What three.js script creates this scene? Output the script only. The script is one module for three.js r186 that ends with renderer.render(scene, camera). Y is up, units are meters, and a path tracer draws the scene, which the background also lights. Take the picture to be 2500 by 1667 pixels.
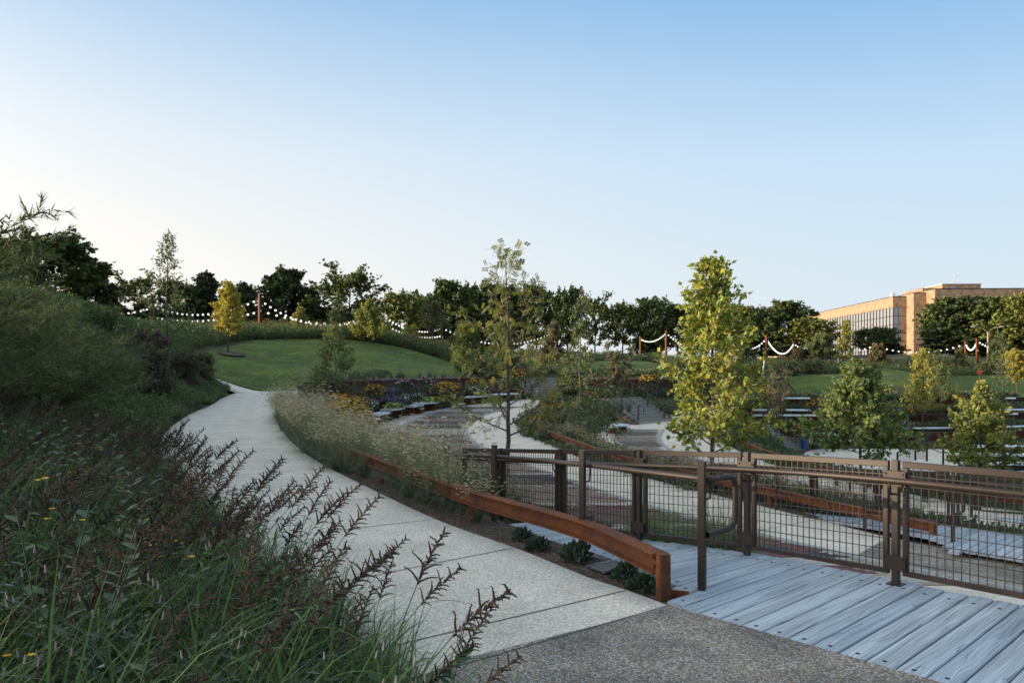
import * as THREE from 'three';
import { mergeGeometries } from 'three/addons/utils/BufferGeometryUtils.js';

// ---------------------------------------------------------------- camera, sky, sun, exposure
const F = 1800, HZ = 903, EYE = 1.7;                 // focal length and horizon in photo pixels (2500 x 1667), eye height
const scene = new THREE.Scene();
const camera = new THREE.PerspectiveCamera(2 * Math.atan(833.5 / F) * 180 / Math.PI, 2500 / 1667, 0.1, 6000);
camera.position.set(0, EYE, 0);
camera.lookAt(0, EYE, -10);
camera.setViewOffset(2500, 1667, 0, 833.5 - HZ, 2500, 1667);
camera.updateProjectionMatrix();
const renderer = new THREE.WebGLRenderer({ antialias: true });
renderer.toneMapping = THREE.LinearToneMapping;
renderer.toneMappingExposure = 1.62;
renderer.shadowMap.enabled = true;

const SUN = new THREE.Vector3(-1, 0.145, 0.02).normalize();
const sun = new THREE.DirectionalLight(new THREE.Color().setRGB(1.0, 0.78, 0.52), 5);
sun.position.copy(SUN).multiplyScalar(200).add(new THREE.Vector3(10, 0, -40));
sun.target.position.set(10, 0, -40);
sun.castShadow = true;
sun.shadow.mapSize.set(4096, 4096);
Object.assign(sun.shadow.camera, { left: -130, right: 130, top: 90, bottom: -90, near: 1, far: 420 });
sun.shadow.radius = 1.5;
scene.add(sun, sun.target);

function skyTexture() {
  const W = 1024, H = 512, a = new Float32Array(W * H * 4);
  const lin = (r, g, b) => [r, g, b].map(c => Math.pow((c / 255 + 0.055) / 1.055, 2.4));
  const stops = [[-90, lin(190, 196, 204)], [0, lin(216, 226, 233)], [8, lin(206, 224, 236)], [16, lin(190, 217, 240)], [27, lin(139, 185, 227)], [50, lin(172, 194, 216)], [90, lin(188, 203, 218)]];
  const clamp01 = x => Math.min(1, Math.max(0, x));
  const warm = [1.02, 0.95, 0.865];
  for (let j = 0; j < H; j++) {
    const lat = ((j + 0.5) / H - 0.5) * Math.PI, e = lat * 180 / Math.PI;
    let k = 0; while (k < stops.length - 2 && e > stops[k + 1][0]) k++;
    let t = Math.min(1, Math.max(0, (e - stops[k][0]) / (stops[k + 1][0] - stops[k][0])));
    const base = [0, 1, 2].map(i => stops[k][1][i] * (1 - t) + stops[k + 1][1][i] * t);
    for (let i = 0; i < W; i++) {
      const lon = ((i + 0.5) / W - 0.5) * 2 * Math.PI;
      const d = [Math.cos(lon) * Math.cos(lat), Math.sin(lat), Math.sin(lon) * Math.cos(lat)];
      const c = d[0] * SUN.x + d[1] * SUN.y + d[2] * SUN.z, ang = Math.acos(Math.max(-1, Math.min(1, c))) * 180 / Math.PI;
      const ee = Math.max(0, e);
      const far = e > 0 ? e * (1 + 0.26 * Math.max(0, -c)) : e; k = 0; while (k < stops.length - 2 && far > stops[k + 1][0]) k++; t = clamp01((far - stops[k][0]) / (stops[k + 1][0] - stops[k][0])); for (let q = 0; q < 3; q++) base[q] = stops[k][1][q] * (1 - t) + stops[k + 1][1][q] * t;
      const w = Math.min(1, 1.3 * Math.exp(-Math.pow(ang / 84, 3.2)) * Math.exp(-Math.pow(ee / 19, 2.1)));
      const glow = 9 * Math.exp(-Math.pow(ang / 18, 1.45));
      const o = (j * W + i) * 4;
      for (let q = 0; q < 3; q++) a[o + q] = 0.665 * (base[q] * (1 - w) + warm[q] * w + glow * warm[q]);
      a[o + 3] = 1;
    }
  }
  const t = new THREE.DataTexture(a, W, H, THREE.RGBAFormat, THREE.FloatType);
  t.mapping = THREE.EquirectangularReflectionMapping; t.magFilter = THREE.LinearFilter; t.minFilter = THREE.LinearFilter; t.needsUpdate = true;
  return t;
}
scene.background = skyTexture();
scene.environment = scene.background;

// ---------------------------------------------------------------- helpers
function RNG(s) { let a = s >>> 0; return () => { a |= 0; a = a + 0x6D2B79F5 | 0; let t = Math.imul(a ^ a >>> 15, 1 | a); t = t + Math.imul(t ^ t >>> 7, 61 | t) ^ t; return ((t ^ t >>> 14) >>> 0) / 4294967296; }; }
const V = (x, y, z) => new THREE.Vector3(x, y, z);
const W3 = (x, d, y) => V(x, y, -d);                                       // plan position (x, depth) and height
const at = (u, v, d) => V((u - 1250) / F * d, EYE - (v - HZ) / F * d, -d); // photo pixel at a depth
const gnd = (u, v, y) => { const d = (EYE - y) * F / (v - HZ); return V((u - 1250) / F * d, y, -d); }; // photo pixel on a level
const lerp = (a, b, t) => a + (b - a) * t, clamp = (x, a, b) => Math.max(a, Math.min(b, x));
const used = new Map();
const numbered = n => { const k = used.get(n) || 0; used.set(n, k + 1); return k ? `${n}_${String(k).padStart(3, '0')}` : n; };
function shade(o) { o.traverse(m => { if (m.isMesh) { m.castShadow = true; m.receiveShadow = true; } }); return o; }
function thing(name, label, category, pos, group) {
  const o = new THREE.Group(); o.name = numbered(name); o.userData = { label, category };
  if (group) o.userData.group = group;
  if (pos) o.position.copy(pos);
  scene.add(o); return o;
}
function part(name, geo, mat, parent, pos) {
  const m = new THREE.Mesh(geo instanceof GB ? geo.geo() : geo, mat); m.name = name; m.castShadow = m.receiveShadow = true;
  if (pos) m.position.copy(pos);
  parent.add(m); return m;
}
function solo(name, geo, mat, label, category, group, kind) {
  const m = part(numbered(name), geo, mat, scene); m.userData = { label, category };
  if (group) m.userData.group = group;
  if (kind) m.userData.kind = kind;
  return m;
}
function copyOf(o, pos, turn, scale, label, group) {
  const c = o.clone(); c.name = numbered(o.name.replace(/_\d{3}$/, '')); c.userData = { ...o.userData };
  if (label) c.userData.label = label; if (group) c.userData.group = group;
  c.position.copy(pos); c.rotation.y = turn || 0; if (scale) c.scale.set(scale[0], scale[1], scale[2]);
  scene.add(c); return c;
}
const hash2 = (i, j, s) => { let h = Math.imul(i, 374761393) + Math.imul(j, 668265263) + Math.imul(s, 974711); h = Math.imul(h ^ h >>> 13, 1274126177); return ((h ^ h >>> 16) >>> 0) / 4294967296; };
function vnoise(x, y, s = 1, px = 0, py = 0) {                              // value noise, periodic when px, py are given
  const i = Math.floor(x), j = Math.floor(y), f = x - i, g = y - j, u = f * f * (3 - 2 * f), v = g * g * (3 - 2 * g);
  const w = (a, b) => hash2(px ? ((a % px) + px) % px : a, py ? ((b % py) + py) % py : b, s);
  return lerp(lerp(w(i, j), w(i + 1, j), u), lerp(w(i, j + 1), w(i + 1, j + 1), u), v);
}
function fbm(x, y, oct = 4, s = 1) { let a = 0, k = 0.5, t = 0; for (let o = 0; o < oct; o++) { a += k * vnoise(x, y, s + o); t += k; x *= 2.03; y *= 2.03; k *= 0.5; } return a / t; }
function pfbm(u, v, nx, ny, oct, s) { let a = 0, k = 0.5, t = 0; for (let o = 0; o < oct; o++) { a += k * vnoise(u * nx, v * ny, s + o, nx, ny); t += k; nx *= 2; ny *= 2; k *= 0.5; } return a / t; }
class GB {                                                                  // collects faces, makes one BufferGeometry
  constructor() { this.p = []; this.t = []; this.c = []; this.i = []; this.col = [1, 1, 1]; this.useCol = false; this.uo = [0, 0]; }
  color(r, g, b) { this.col = [r, g, b]; this.useCol = true; return this; }
  v(x, y, z, u = 0, w = 0) { this.p.push(x, y, z); this.t.push(u + this.uo[0], w + this.uo[1]); this.c.push(...this.col); return this.p.length / 3 - 1; }
  tri(a, b, c) { this.i.push(a, b, c); }
  quad(a, b, c, d, uv) {
    const L = a.distanceTo(b), K = b.distanceTo(c); uv = uv || [0, 0, L, 0, L, K, 0, K];
    const q = [a, b, c, d].map((p, k) => this.v(p.x, p.y, p.z, uv[2 * k], uv[2 * k + 1]));
    this.i.push(q[0], q[1], q[2], q[0], q[2], q[3]);
  }
  box(cx, cy, cz, sx, sy, sz, ry = 0) {
    const c = Math.cos(ry), s = Math.sin(ry), P = (x, y, z) => V(cx + x * c + z * s, cy + y, cz - x * s + z * c);
    const X = sx / 2, Y = sy / 2, Z = sz / 2;
    this.quad(P(-X, -Y, Z), P(X, -Y, Z), P(X, Y, Z), P(-X, Y, Z)); this.quad(P(X, -Y, -Z), P(-X, -Y, -Z), P(-X, Y, -Z), P(X, Y, -Z));
    this.quad(P(X, -Y, Z), P(X, -Y, -Z), P(X, Y, -Z), P(X, Y, Z)); this.quad(P(-X, -Y, -Z), P(-X, -Y, Z), P(-X, Y, Z), P(-X, Y, -Z));
    this.quad(P(-X, Y, Z), P(X, Y, Z), P(X, Y, -Z), P(-X, Y, -Z)); this.quad(P(-X, -Y, -Z), P(X, -Y, -Z), P(X, -Y, Z), P(-X, -Y, Z));
    return this;
  }
  sweep(prof, pts, o = {}) {                                                // closed profile [[side, up]...] along points; hard edges
    const n = prof.length, N = pts.length, up = o.up || V(0, 1, 0), rings = []; let len = 0; const lens = [];
    for (let k = 0; k < N; k++) {
      if (k) len += pts[k].distanceTo(pts[k - 1]); lens.push(len);
      const t = pts[Math.min(N - 1, k + 1)].clone().sub(pts[Math.max(0, k - 1)]).normalize();
      const s = t.clone().cross(up).normalize(), w = o.plumb ? up.clone() : s.clone().cross(t);
      const sc = o.scale ? o.scale(k / (N - 1)) : 1;
      rings.push(prof.map(q => pts[k].clone().addScaledVector(s, q[0] * sc).addScaledVector(w, q[1] * sc)));
    }
    let per = 0;
    for (let e = 0; e < n; e++) {
      const f = (e + 1) % n, w = Math.hypot(prof[f][0] - prof[e][0], prof[f][1] - prof[e][1]); let prev = null;
      for (let k = 0; k < N; k++) {
        const A = rings[k][e], B = rings[k][f], a = this.v(A.x, A.y, A.z, lens[k], per), b = this.v(B.x, B.y, B.z, lens[k], per + w);
        if (prev) this.i.push(prev[0], prev[1], b, prev[0], b, a); prev = [a, b];
      }
      per += w;
    }
    if (o.cap !== false) for (const k of [0, N - 1]) {
      const r = rings[k], sh = THREE.ShapeUtils.triangulateShape(prof.map(q => new THREE.Vector2(q[0], q[1])), []);
      const id = r.map((q, m) => this.v(q.x, q.y, q.z, prof[m][0], prof[m][1]));
      for (const s of sh) this.i.push(id[s[0]], id[s[1]], id[s[2]]);
    }
    return this;
  }
  bar(a, b, w, h, ch = 0, up) { return this.sweep(rect(w, h, ch), [a, b], { up }); }
  tube(pts, rad, seg = 6) {                                                 // smooth round tube; rad a number or f(t)
    const N = pts.length, r = typeof rad === 'number' ? () => rad : rad; let prev = null, ref = null, len = 0;
    for (let k = 0; k < N; k++) {
      if (k) len += pts[k].distanceTo(pts[k - 1]);
      const t = pts[Math.min(N - 1, k + 1)].clone().sub(pts[Math.max(0, k - 1)]); if (t.lengthSq() < 1e-12) t.set(0, 1, 0); t.normalize();
      if (!ref) { ref = Math.abs(t.y) < 0.9 ? V(0, 1, 0) : V(1, 0, 0); }
      const s = ref.clone().addScaledVector(t, -ref.dot(t)).normalize(), w = t.clone().cross(s); ref = s;
      const R = r(k / (N - 1)), ring = [];
      for (let q = 0; q <= seg; q++) {
        const an = (q === seg ? 0 : q) / seg * Math.PI * 2, x = Math.cos(an) * R, y = Math.sin(an) * R;
        ring.push(q === seg ? ring[0] : this.v(pts[k].x + s.x * x + w.x * y, pts[k].y + s.y * x + w.y * y, pts[k].z + s.z * x + w.z * y, q / seg * 6.28 * R, len));
      }
      if (prev) for (let q = 0; q < seg; q++) this.i.push(prev[q], prev[q + 1], ring[q + 1], prev[q], ring[q + 1], ring[q]);
      prev = ring;
    }
    return this;
  }
  ribbon(pts, wid, side) {                                                  // flat tapering blade
    let prev = null; const N = pts.length;
    for (let k = 0; k < N; k++) {
      const w = wid(k / (N - 1)) / 2, p = pts[k], a = this.v(p.x - side.x * w, p.y - side.y * w, p.z - side.z * w, 0, k), b = this.v(p.x + side.x * w, p.y + side.y * w, p.z + side.z * w, 1, k);
      if (prev) this.i.push(prev[0], prev[1], b, prev[0], b, a); prev = [a, b];
    }
    return this;
  }
  geo() {
    const g = new THREE.BufferGeometry();
    g.setAttribute('position', new THREE.Float32BufferAttribute(this.p, 3)); g.setAttribute('uv', new THREE.Float32BufferAttribute(this.t, 2));
    if (this.useCol) g.setAttribute('color', new THREE.Float32BufferAttribute(this.c, 3));
    g.setIndex(this.i); g.computeVertexNormals(); return g;
  }
}
function rect(w, h, c = 0) { const x = w / 2, y = h / 2; return c ? [[-x + c, -y], [x - c, -y], [x, -y + c], [x, y - c], [x - c, y], [-x + c, y], [-x, y - c], [-x, -y + c]] : [[-x, -y], [x, -y], [x, y], [-x, y]]; }
function spline(pts, n) { return new THREE.CatmullRomCurve3(pts, false, 'centripetal').getSpacedPoints(n); }
const plan = (list, y = 0) => list.map(([x, d]) => V(x, y, -d));
function offsetCurve(pts, k) { return pts.map((p, i) => { const t = pts[Math.min(pts.length - 1, i + 1)].clone().sub(pts[Math.max(0, i - 1)]); t.y = 0; t.normalize(); return V(p.x - t.z * k, p.y, p.z + t.x * k); }); }
function inside(poly, x, z) { let r = false; for (let i = 0, j = poly.length - 1; i < poly.length; j = i++) { const a = poly[i], b = poly[j]; if ((a[1] > z) !== (b[1] > z) && x < (b[0] - a[0]) * (z - a[1]) / (b[1] - a[1]) + a[0]) r = !r; } return r; }
function curveDist(pts, x, z) { let m = 1e9; for (let i = 0; i + 1 < pts.length; i++) { const a = pts[i], b = pts[i + 1], dx = b.x - a.x, dz = b.z - a.z, t = clamp(((x - a.x) * dx + (z - a.z) * dz) / (dx * dx + dz * dz), 0, 1); m = Math.min(m, Math.hypot(x - a.x - dx * t, z - a.z - dz * t)); } return m; }

// ---------------------------------------------------------------- textures and materials
function tex(W, H, fn, srgb = true, rep) {
  const a = new Uint8Array(W * H * 4);
  for (let j = 0; j < H; j++) for (let i = 0; i < W; i++) { const c = fn(i / W, j / H, i, j), o = (j * W + i) * 4; if (typeof c === 'number') a[o] = a[o + 1] = a[o + 2] = clamp(c, 0, 1) * 255; else { a[o] = clamp(c[0], 0, 1) * 255; a[o + 1] = clamp(c[1], 0, 1) * 255; a[o + 2] = clamp(c[2], 0, 1) * 255; } a[o + 3] = 255; }
  const t = new THREE.DataTexture(a, W, H); if (srgb) t.colorSpace = THREE.SRGBColorSpace;
  t.wrapS = t.wrapT = THREE.RepeatWrapping; t.magFilter = THREE.LinearFilter; t.minFilter = THREE.LinearMipmapLinearFilter; t.generateMipmaps = true;
  if (rep) t.repeat.set(1 / rep[0], 1 / rep[1]); t.needsUpdate = true; return t;
}
const std = o => new THREE.MeshStandardMaterial({ roughness: 0.8, ...o });
const rgb = (r, g, b) => new THREE.Color().setRGB(r, g, b);
const M = {};
{ // pebbles: nearest-cell stones, tileable
  const cells = (u, v, n, s) => { const x = u * n, y = v * n, i = Math.floor(x), j = Math.floor(y); let b = 9, b2 = 9, id = 0; for (let a = -1; a < 2; a++) for (let c = -1; c < 2; c++) { const ii = ((i + a) % n + n) % n, jj = ((j + c) % n + n) % n, dx = i + a + hash2(ii, jj, s) - x, dy = j + c + hash2(ii, jj, s + 1) - y, d = dx * dx + dy * dy; if (d < b) { b2 = b; b = d; id = hash2(ii, jj, s + 2); } else if (d < b2) b2 = d; } return [Math.sqrt(b), Math.sqrt(b2), id]; };
  const pal = [[0.80, 0.76, 0.70], [0.68, 0.62, 0.55], [0.58, 0.53, 0.48], [0.86, 0.84, 0.80], [0.50, 0.44, 0.38], [0.72, 0.62, 0.50], [0.42, 0.40, 0.39]];
  const agg = (u, v) => cells(u, v, 110, 5);
  M.aggregate = std({ map: tex(1024, 1024, (u, v) => { const c = agg(u, v), e = clamp((c[1] - c[0]) * 3.2, 0, 1), p = pal[Math.floor(c[2] * 7)], m = 0.55 + 0.45 * pfbm(u, v, 4, 4, 3, 9) + 0.2; return p.map((q, k) => lerp([0.52, 0.48, 0.42][k], q, e) * m * 0.98); }, true, [1.3, 1.3]), bumpMap: tex(1024, 1024, (u, v) => { const c = agg(u, v); return clamp((c[1] - c[0]) * 2, 0, 1); }, false, [1.3, 1.3]), bumpScale: 0.004, roughness: 0.85 });
  const con = (u, v) => { const c = cells(u, v, 150, 31); return [c, pfbm(u, v, 5, 5, 5, 40)]; };
  M.concrete = std({ map: tex(1024, 1024, (u, v) => { const [c, n] = con(u, v), s = (c[2] - 0.5) * 0.26 * clamp((c[1] - c[0]) * 4, 0, 1), b = 0.84 + s + (n - 0.5) * 0.16; return [b * 1.02, b * 0.955, b * 0.865]; }, true, [2.2, 2.2]), bumpMap: tex(512, 512, (u, v) => { const [c, n] = con(u, v); return clamp((c[1] - c[0]) * 1.5, 0, 1) * 0.7 + n * 0.3; }, false, [2.2, 2.2]), bumpScale: 0.002, roughness: 0.88 });
  M.mulch = std({ map: tex(512, 512, (u, v) => { const a = pfbm(u, v, 60, 18, 3, 61), b = pfbm(u, v, 18, 60, 3, 66), c = pfbm(u, v, 5, 5, 3, 70), s = Math.max(a, b); const k = 0.16 + 0.42 * Math.pow(s, 2.2) * (0.6 + c); return [k * 1.1, k * 0.88, k * 0.68]; }, true, [1.1, 1.1]), bumpMap: tex(512, 512, (u, v) => Math.max(pfbm(u, v, 60, 18, 3, 61), pfbm(u, v, 18, 60, 3, 66)), false, [1.1, 1.1]), bumpScale: 0.03, roughness: 0.95 });
}
M.soil = std({ map: tex(512, 512, (u, v) => { const a = pfbm(u, v, 24, 24, 5, 3), b = pfbm(u, v, 5, 5, 3, 8); const g = 0.16 + 0.16 * a; return [g * (0.95 + 0.25 * b), g * 1.02, g * 0.62]; }, true, [3, 3]), roughness: 0.97 });
M.lawn = std({ vertexColors: true, map: tex(1024, 1024, (u, v) => { const a = pfbm(u, v, 90, 90, 3, 11), b = pfbm(u, v, 4, 14, 4, 17), c = pfbm(u, v, 22, 6, 3, 23), k = 0.62 + 0.5 * (a - 0.5) + 0.3 * (b - 0.5) + 0.2 * (c - 0.5); return [k * 0.84, k * 0.98, k * 0.46]; }, true, [9, 9]), bumpMap: tex(512, 512, (u, v) => pfbm(u, v, 120, 120, 2, 13), false, [4, 4]), bumpScale: 0.05, roughness: 0.95 });
{ // weathered grey timber, grain along u (u: 2.4 m, v: 0.6 m)
  const grain = (u, v) => { const w = v + 0.012 * Math.sin(u * 6.283 * 2 + 9 * vnoise(u * 3, v * 8, 4, 3, 8)) + 0.03 * (pfbm(u, v, 3, 6, 3, 51) - 0.5); return [pfbm(u, w, 5, 96, 3, 44), pfbm(u, w, 3, 30, 3, 77), vnoise(u * 9, w * 64, 91, 9, 64)]; };
  const crack = (u, v) => { const g = grain(u, v), c = Math.abs(g[1] - 0.5) * 2; return clamp(1 - c / 0.028, 0, 1) * clamp((pfbm(u, v, 8, 10, 2, 33) - 0.5) * 6, 0, 1); };
  M.timberTex = tex(1024, 512, (u, v) => { const g = grain(u, v), c = crack(u, v), b = (0.72 + 0.30 * (g[0] - 0.5) + 0.14 * (g[1] - 0.5) + 0.14 * (pfbm(u, v, 4, 4, 3, 5) - 0.5)) * (1 - 0.6 * c); return [b * 0.96, b * 1.0, b * 1.03]; }, true, [2.4, 0.6]);
  M.timberBump = tex(1024, 512, (u, v) => { const g = grain(u, v); return clamp(0.35 + 0.5 * g[0] - 0.6 * crack(u, v), 0, 1); }, false, [2.4, 0.6]);
  M.timber = [[1, 1, 1], [0.88, 0.9, 0.93], [1.06, 1.05, 1.03], [0.96, 0.95, 0.92], [0.8, 0.82, 0.85]].map(c => std({ map: M.timberTex, bumpMap: M.timberBump, bumpScale: 0.002, roughness: 0.85, color: rgb(...c) }));
}
M.benchWood = std({ map: M.timberTex, bumpMap: M.timberBump, bumpScale: 0.002, roughness: 0.85, color: rgb(1.5, 1.48, 1.42) });
M.rustTex = tex(512, 512, (u, v) => { const a = pfbm(u, v, 6, 6, 5, 21), b = pfbm(u, v, 40, 40, 3, 27), c = pfbm(u, v, 3, 12, 3, 29), k = 0.7 + 0.34 * (a - 0.5) + 0.3 * (b - 0.5), o = clamp((c - 0.3) * 2.4, 0, 1); return [lerp(0.44, 0.6, o) * k * 1.18, lerp(0.255, 0.33, o) * k * 1.18, lerp(0.15, 0.12, o) * k * 1.18]; }, true, [1.2, 1.2]);
M.rust = std({ map: M.rustTex, roughness: 0.82, bumpMap: tex(256, 256, (u, v) => pfbm(u, v, 40, 40, 3, 27), false, [0.6, 0.6]), bumpScale: 0.0015 });
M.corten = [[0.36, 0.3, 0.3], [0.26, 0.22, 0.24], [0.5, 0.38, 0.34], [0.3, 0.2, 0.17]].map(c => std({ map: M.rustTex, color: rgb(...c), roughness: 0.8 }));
M.bronze = std({ color: rgb(0.032, 0.018, 0.011), metalness: 0.0, roughness: 0.52, bumpMap: tex(256, 256, (u, v) => pfbm(u, v, 60, 60, 2, 4), false, [0.3, 0.3]), bumpScale: 0.0006 });
M.wire = std({ color: rgb(0.03, 0.024, 0.021), metalness: 0.2, roughness: 0.5 });
M.black = std({ color: rgb(0.012, 0.012, 0.013), roughness: 0.6 });
M.blue = std({ color: rgb(0.012, 0.045, 0.20), roughness: 0.4 });
M.steel = std({ color: rgb(0.3, 0.3, 0.31), metalness: 0.7, roughness: 0.45 });
M.paver = std({ vertexColors: true, roughness: 0.9, map: tex(256, 256, (u, v) => 0.84 + 0.32 * (pfbm(u, v, 30, 30, 4, 6) - 0.5), true, [0.6, 0.6]) });
M.granite = std({ roughness: 0.85, map: tex(256, 256, (u, v) => { const k = 0.62 + 0.3 * (pfbm(u, v, 50, 50, 2, 6) - 0.5); return [k, k * 0.97, k * 0.92]; }, true, [0.5, 0.5]) });
M.stone = [[0.42, 0.33, 0.26], [0.33, 0.27, 0.23], [0.5, 0.42, 0.35]].map(c => std({ color: rgb(...c), map: M.granite.map, roughness: 0.9 }));
M.bark = std({ roughness: 0.95, vertexColors: true, map: tex(256, 256, (u, v) => { const k = 0.72 + 0.55 * (pfbm(u, v, 16, 5, 4, 15) - 0.5); return [k, k, k]; }, true, [0.3, 0.3]), bumpMap: tex(256, 256, (u, v) => pfbm(u, v, 16, 5, 4, 15), false, [0.3, 0.3]), bumpScale: 0.008 });
const leafMat = (tr = 0.4, o = {}) => new THREE.MeshPhysicalMaterial({ vertexColors: true, roughness: 0.95, transmission: tr, thickness: 0, side: THREE.DoubleSide, ...o });
M.leaf = leafMat(0.46); M.leafFar = std({ vertexColors: true, roughness: 0.95, side: THREE.DoubleSide }); M.blade = leafMat(0.3); M.needle = leafMat(0.25);
M.seed = std({ vertexColors: true, roughness: 0.95, side: THREE.DoubleSide });
// ---------------------------------------------------------------- ground levels
const table = (t, d) => { let k = 0; while (k < t.length - 2 && d > t[k + 1][0]) k++; const [a, b] = [t[k], t[k + 1]]; return lerp(a[1], b[1], clamp((d - a[0]) / (b[0] - a[0]), 0, 1)); };
const yL1 = d => table([[0, 0], [24, 0], [40, 0.12], [50, 0.22], [60, 0.5]], d);
const yL2 = d => table([[8, -1.12], [12, -1.1], [16, -1.05], [20, -0.96], [25, -0.82], [30, -0.72], [33, -0.62], [40, -0.47], [52, -0.3]], d);
const yL3 = d => table([[13, -2.1], [20, -2.0], [25, -1.9], [29, -1.7], [32, -1.48], [37, -1.18], [45, -1.0]], d);
const STAGE = -4.5;
const L1R = plan([[1.75, 2.6], [1.5, 4.0], [1.13, 5.32], [0.62, 6.05], [0.1, 6.94], [-0.75, 8.2], [-2.1, 10.7], [-3.9, 14.3], [-6.2, 20], [-8.3, 26], [-10.2, 33], [-11.2, 38], [-10.6, 43], [-7.5, 47.5]]);
const L1L = plan([[0.75, 0.4], [0.35, 1.6], [-0.15, 3.0], [-0.95, 4.4], [-2.2, 6.2], [-3.4, 8.1], [-4.6, 10.3], [-6.7, 14], [-9.4, 20], [-11.9, 27], [-14.2, 35], [-16.4, 42], [-17.6, 49], [-13, 52]]);
const L2L = plan([[7.2, 5.8], [4.6, 8.2], [2.6, 10.2], [0.5, 13], [-1.3, 16.5], [-3.4, 22], [-5.3, 27], [-6.3, 30.5], [-5.95, 33.2], [-5.2, 37], [-4.3, 40], [-2.2, 45.5], [1.0, 51]]);
const L2R = plan([[12.5, 6], [9.6, 8.8], [6.75, 11.6], [5.57, 13.9], [5.0, 15.1], [3.95, 17.2], [2.5, 20.4], [1.15, 25.4], [0.55, 27.8], [0.36, 31], [0.5, 34.5], [1.85, 41.7], [4.2, 48]]);
const B2L = plan([[4.1, 8.9], [2.7, 10.8], [0.9, 13.3], [-0.8, 16.5], [-2.5, 21], [-3.9, 26], [-4.6, 30.5], [-4.4, 33.7], [-3.95, 38.5], [-2.7, 44]]);
const B2R = plan([[8.0, 7.9], [5.6, 10.4], [4.6, 11.8], [2.6, 15.2], [1.3, 18.2], [-0.95, 24], [-1.75, 27.8], [-1.95, 31.3], [-1.4, 36.5], [0.6, 43]]);
const L3L = plan([[14.5, 12], [12.9, 14], [10.2, 17.2], [8.3, 20.4], [6.3, 24], [4.6, 28], [3.9, 31.5], [4.0, 35], [5.2, 39.5], [7, 43]]);
const L3R = plan([[17.6, 14], [15.6, 16.6], [12.8, 20], [11.2, 23], [9.9, 26.5], [9.3, 30], [9.4, 34], [9.9, 38], [11, 42], [12.5, 45]]);
const B3L = plan([[9.2, 19.4], [7.2, 23.4], [5.4, 27.4], [4.7, 31], [4.7, 34.4], [5.6, 37.6]]);
const B3R = plan([[10.9, 20.6], [9.0, 24.4], [7.6, 27.2], [6.5, 30.2], [6.6, 33.2], [7.4, 36.2]]);
const W1 = plan([[-6.75, 28.6], [-6.55, 30.5], [-6.2, 33.2], [-5.45, 37], [-4.55, 40.1], [-2.5, 45.6], [0.7, 51.2]]);      // planter wall behind the benches
const W2 = plan([[-8.4, 33.5], [-7.9, 36], [-7.1, 39], [-5.9, 42.4], [-3.9, 47], [-0.6, 52.6]]);                              // upper wall below the lawn
const W2b = plan([[4.2, 53.6], [7.4, 51.8], [11, 51.6], [14.2, 53]]);                                                // the same wall beyond the far steps
const TA = plan([[17.6, 67], [20.5, 63], [24.5, 60.6], [31, 60], [38, 60.8], [46, 63], [56, 68], [67, 76], [77, 87]]);                             // stage wall of the far tiers
const TB = offsetCurve(TA, -4.2), TC = offsetCurve(TA, -8.4);
if (TB[3].z > TA[3].z) { const k = offsetCurve(TA, 4.2), q = offsetCurve(TA, 8.4); for (let i = 0; i < TA.length; i++) { TB[i] = k[i]; TC[i] = q[i]; } }

// thin-plate surface through spot heights [x, depth, y]
const S = [];
const spot = (...l) => { for (const p of l) S.push(p); };
for (const c of [L1R, L1L]) for (const p of c) spot([p.x, -p.z, yL1(-p.z) - 0.09]);
spot([0, 0, -0.09], [3, 0, -0.09], [-2, -6, 0], [8, -3, -0.1], [2.4, 3.2, -0.1], [5, 1.5, -0.1], [3.9, 3.0, -0.25], [3.0, 4.4, -0.3], [2.2, 5.4, -0.32], [1.5, 6.3, -0.34], [4.5, 4.2, -0.35]);
spot([-4, 3, 0.1], [-8, 3, 0.8], [-3.6, 5, 0.06], [-6, 8, 0.3], [-10, 8, 1.2], [-9.5, 13, 0.8], [-13, 14, 1.7], [-13, 21, 1.1], [-17, 22, 2.3], [-16, 30, 1.7], [-20, 32, 3.0], [-18.5, 40, 2.1], [-23, 44, 3.9], [-14, -4, 1.2], [-20, 8, 2.4], [-26, 20, 3.4]);
spot([3.45, 6.1, -0.28], [2.5, 7.15, -0.32], [1.6, 8.0, -0.4], [0.85, 9.2, -0.5], [0.1, 10.5, -0.6]);
for (const c of [L2L, L2R]) for (const p of c) spot([p.x, -p.z, yL2(-p.z) - 0.09]);
spot([1.2, 19, -1.06], [-2, 26, -0.9], [-2, 33, -0.7], [-1.2, 40, -0.55], [4, 12.4, -1.19], [8, 8.5, -1.2]);
spot([-2.9, 15.5, -0.35], [-5.2, 21, -0.3], [-7.4, 26, -0.25], [-8.4, 30.5, -0.15], [-1.2, 12.2, -0.4]);
for (const c of [L3L, L3R]) for (const p of c) spot([p.x, -p.z, yL3(-p.z) - 0.09]);
spot([8.4, 14, -1.5], [6.6, 18, -1.4], [4.6, 22.5, -1.35], [2.8, 27, -1.2], [2.2, 31, -1.15], [2.6, 36, -0.9], [8, 28, -1.8], [7, 33, -1.45]);
spot([9.6, 11.2, -1.3], [8.4, 12.5, -1.35], [14, 16.4, -2.3], [13.5, 9, -1.15]);
spot([15, 20, -2.9], [17.5, 17.6, -3.0], [14, 24.5, -2.8], [13, 30, -2.7], [12.6, 35, -2.9], [18, 24, -3.1], [17.5, 31, -3.6], [17, 38, -3.9], [14, 41, -3.0], [15.2, 47, -2.9], [16.4, 52, -2.75]);
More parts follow.
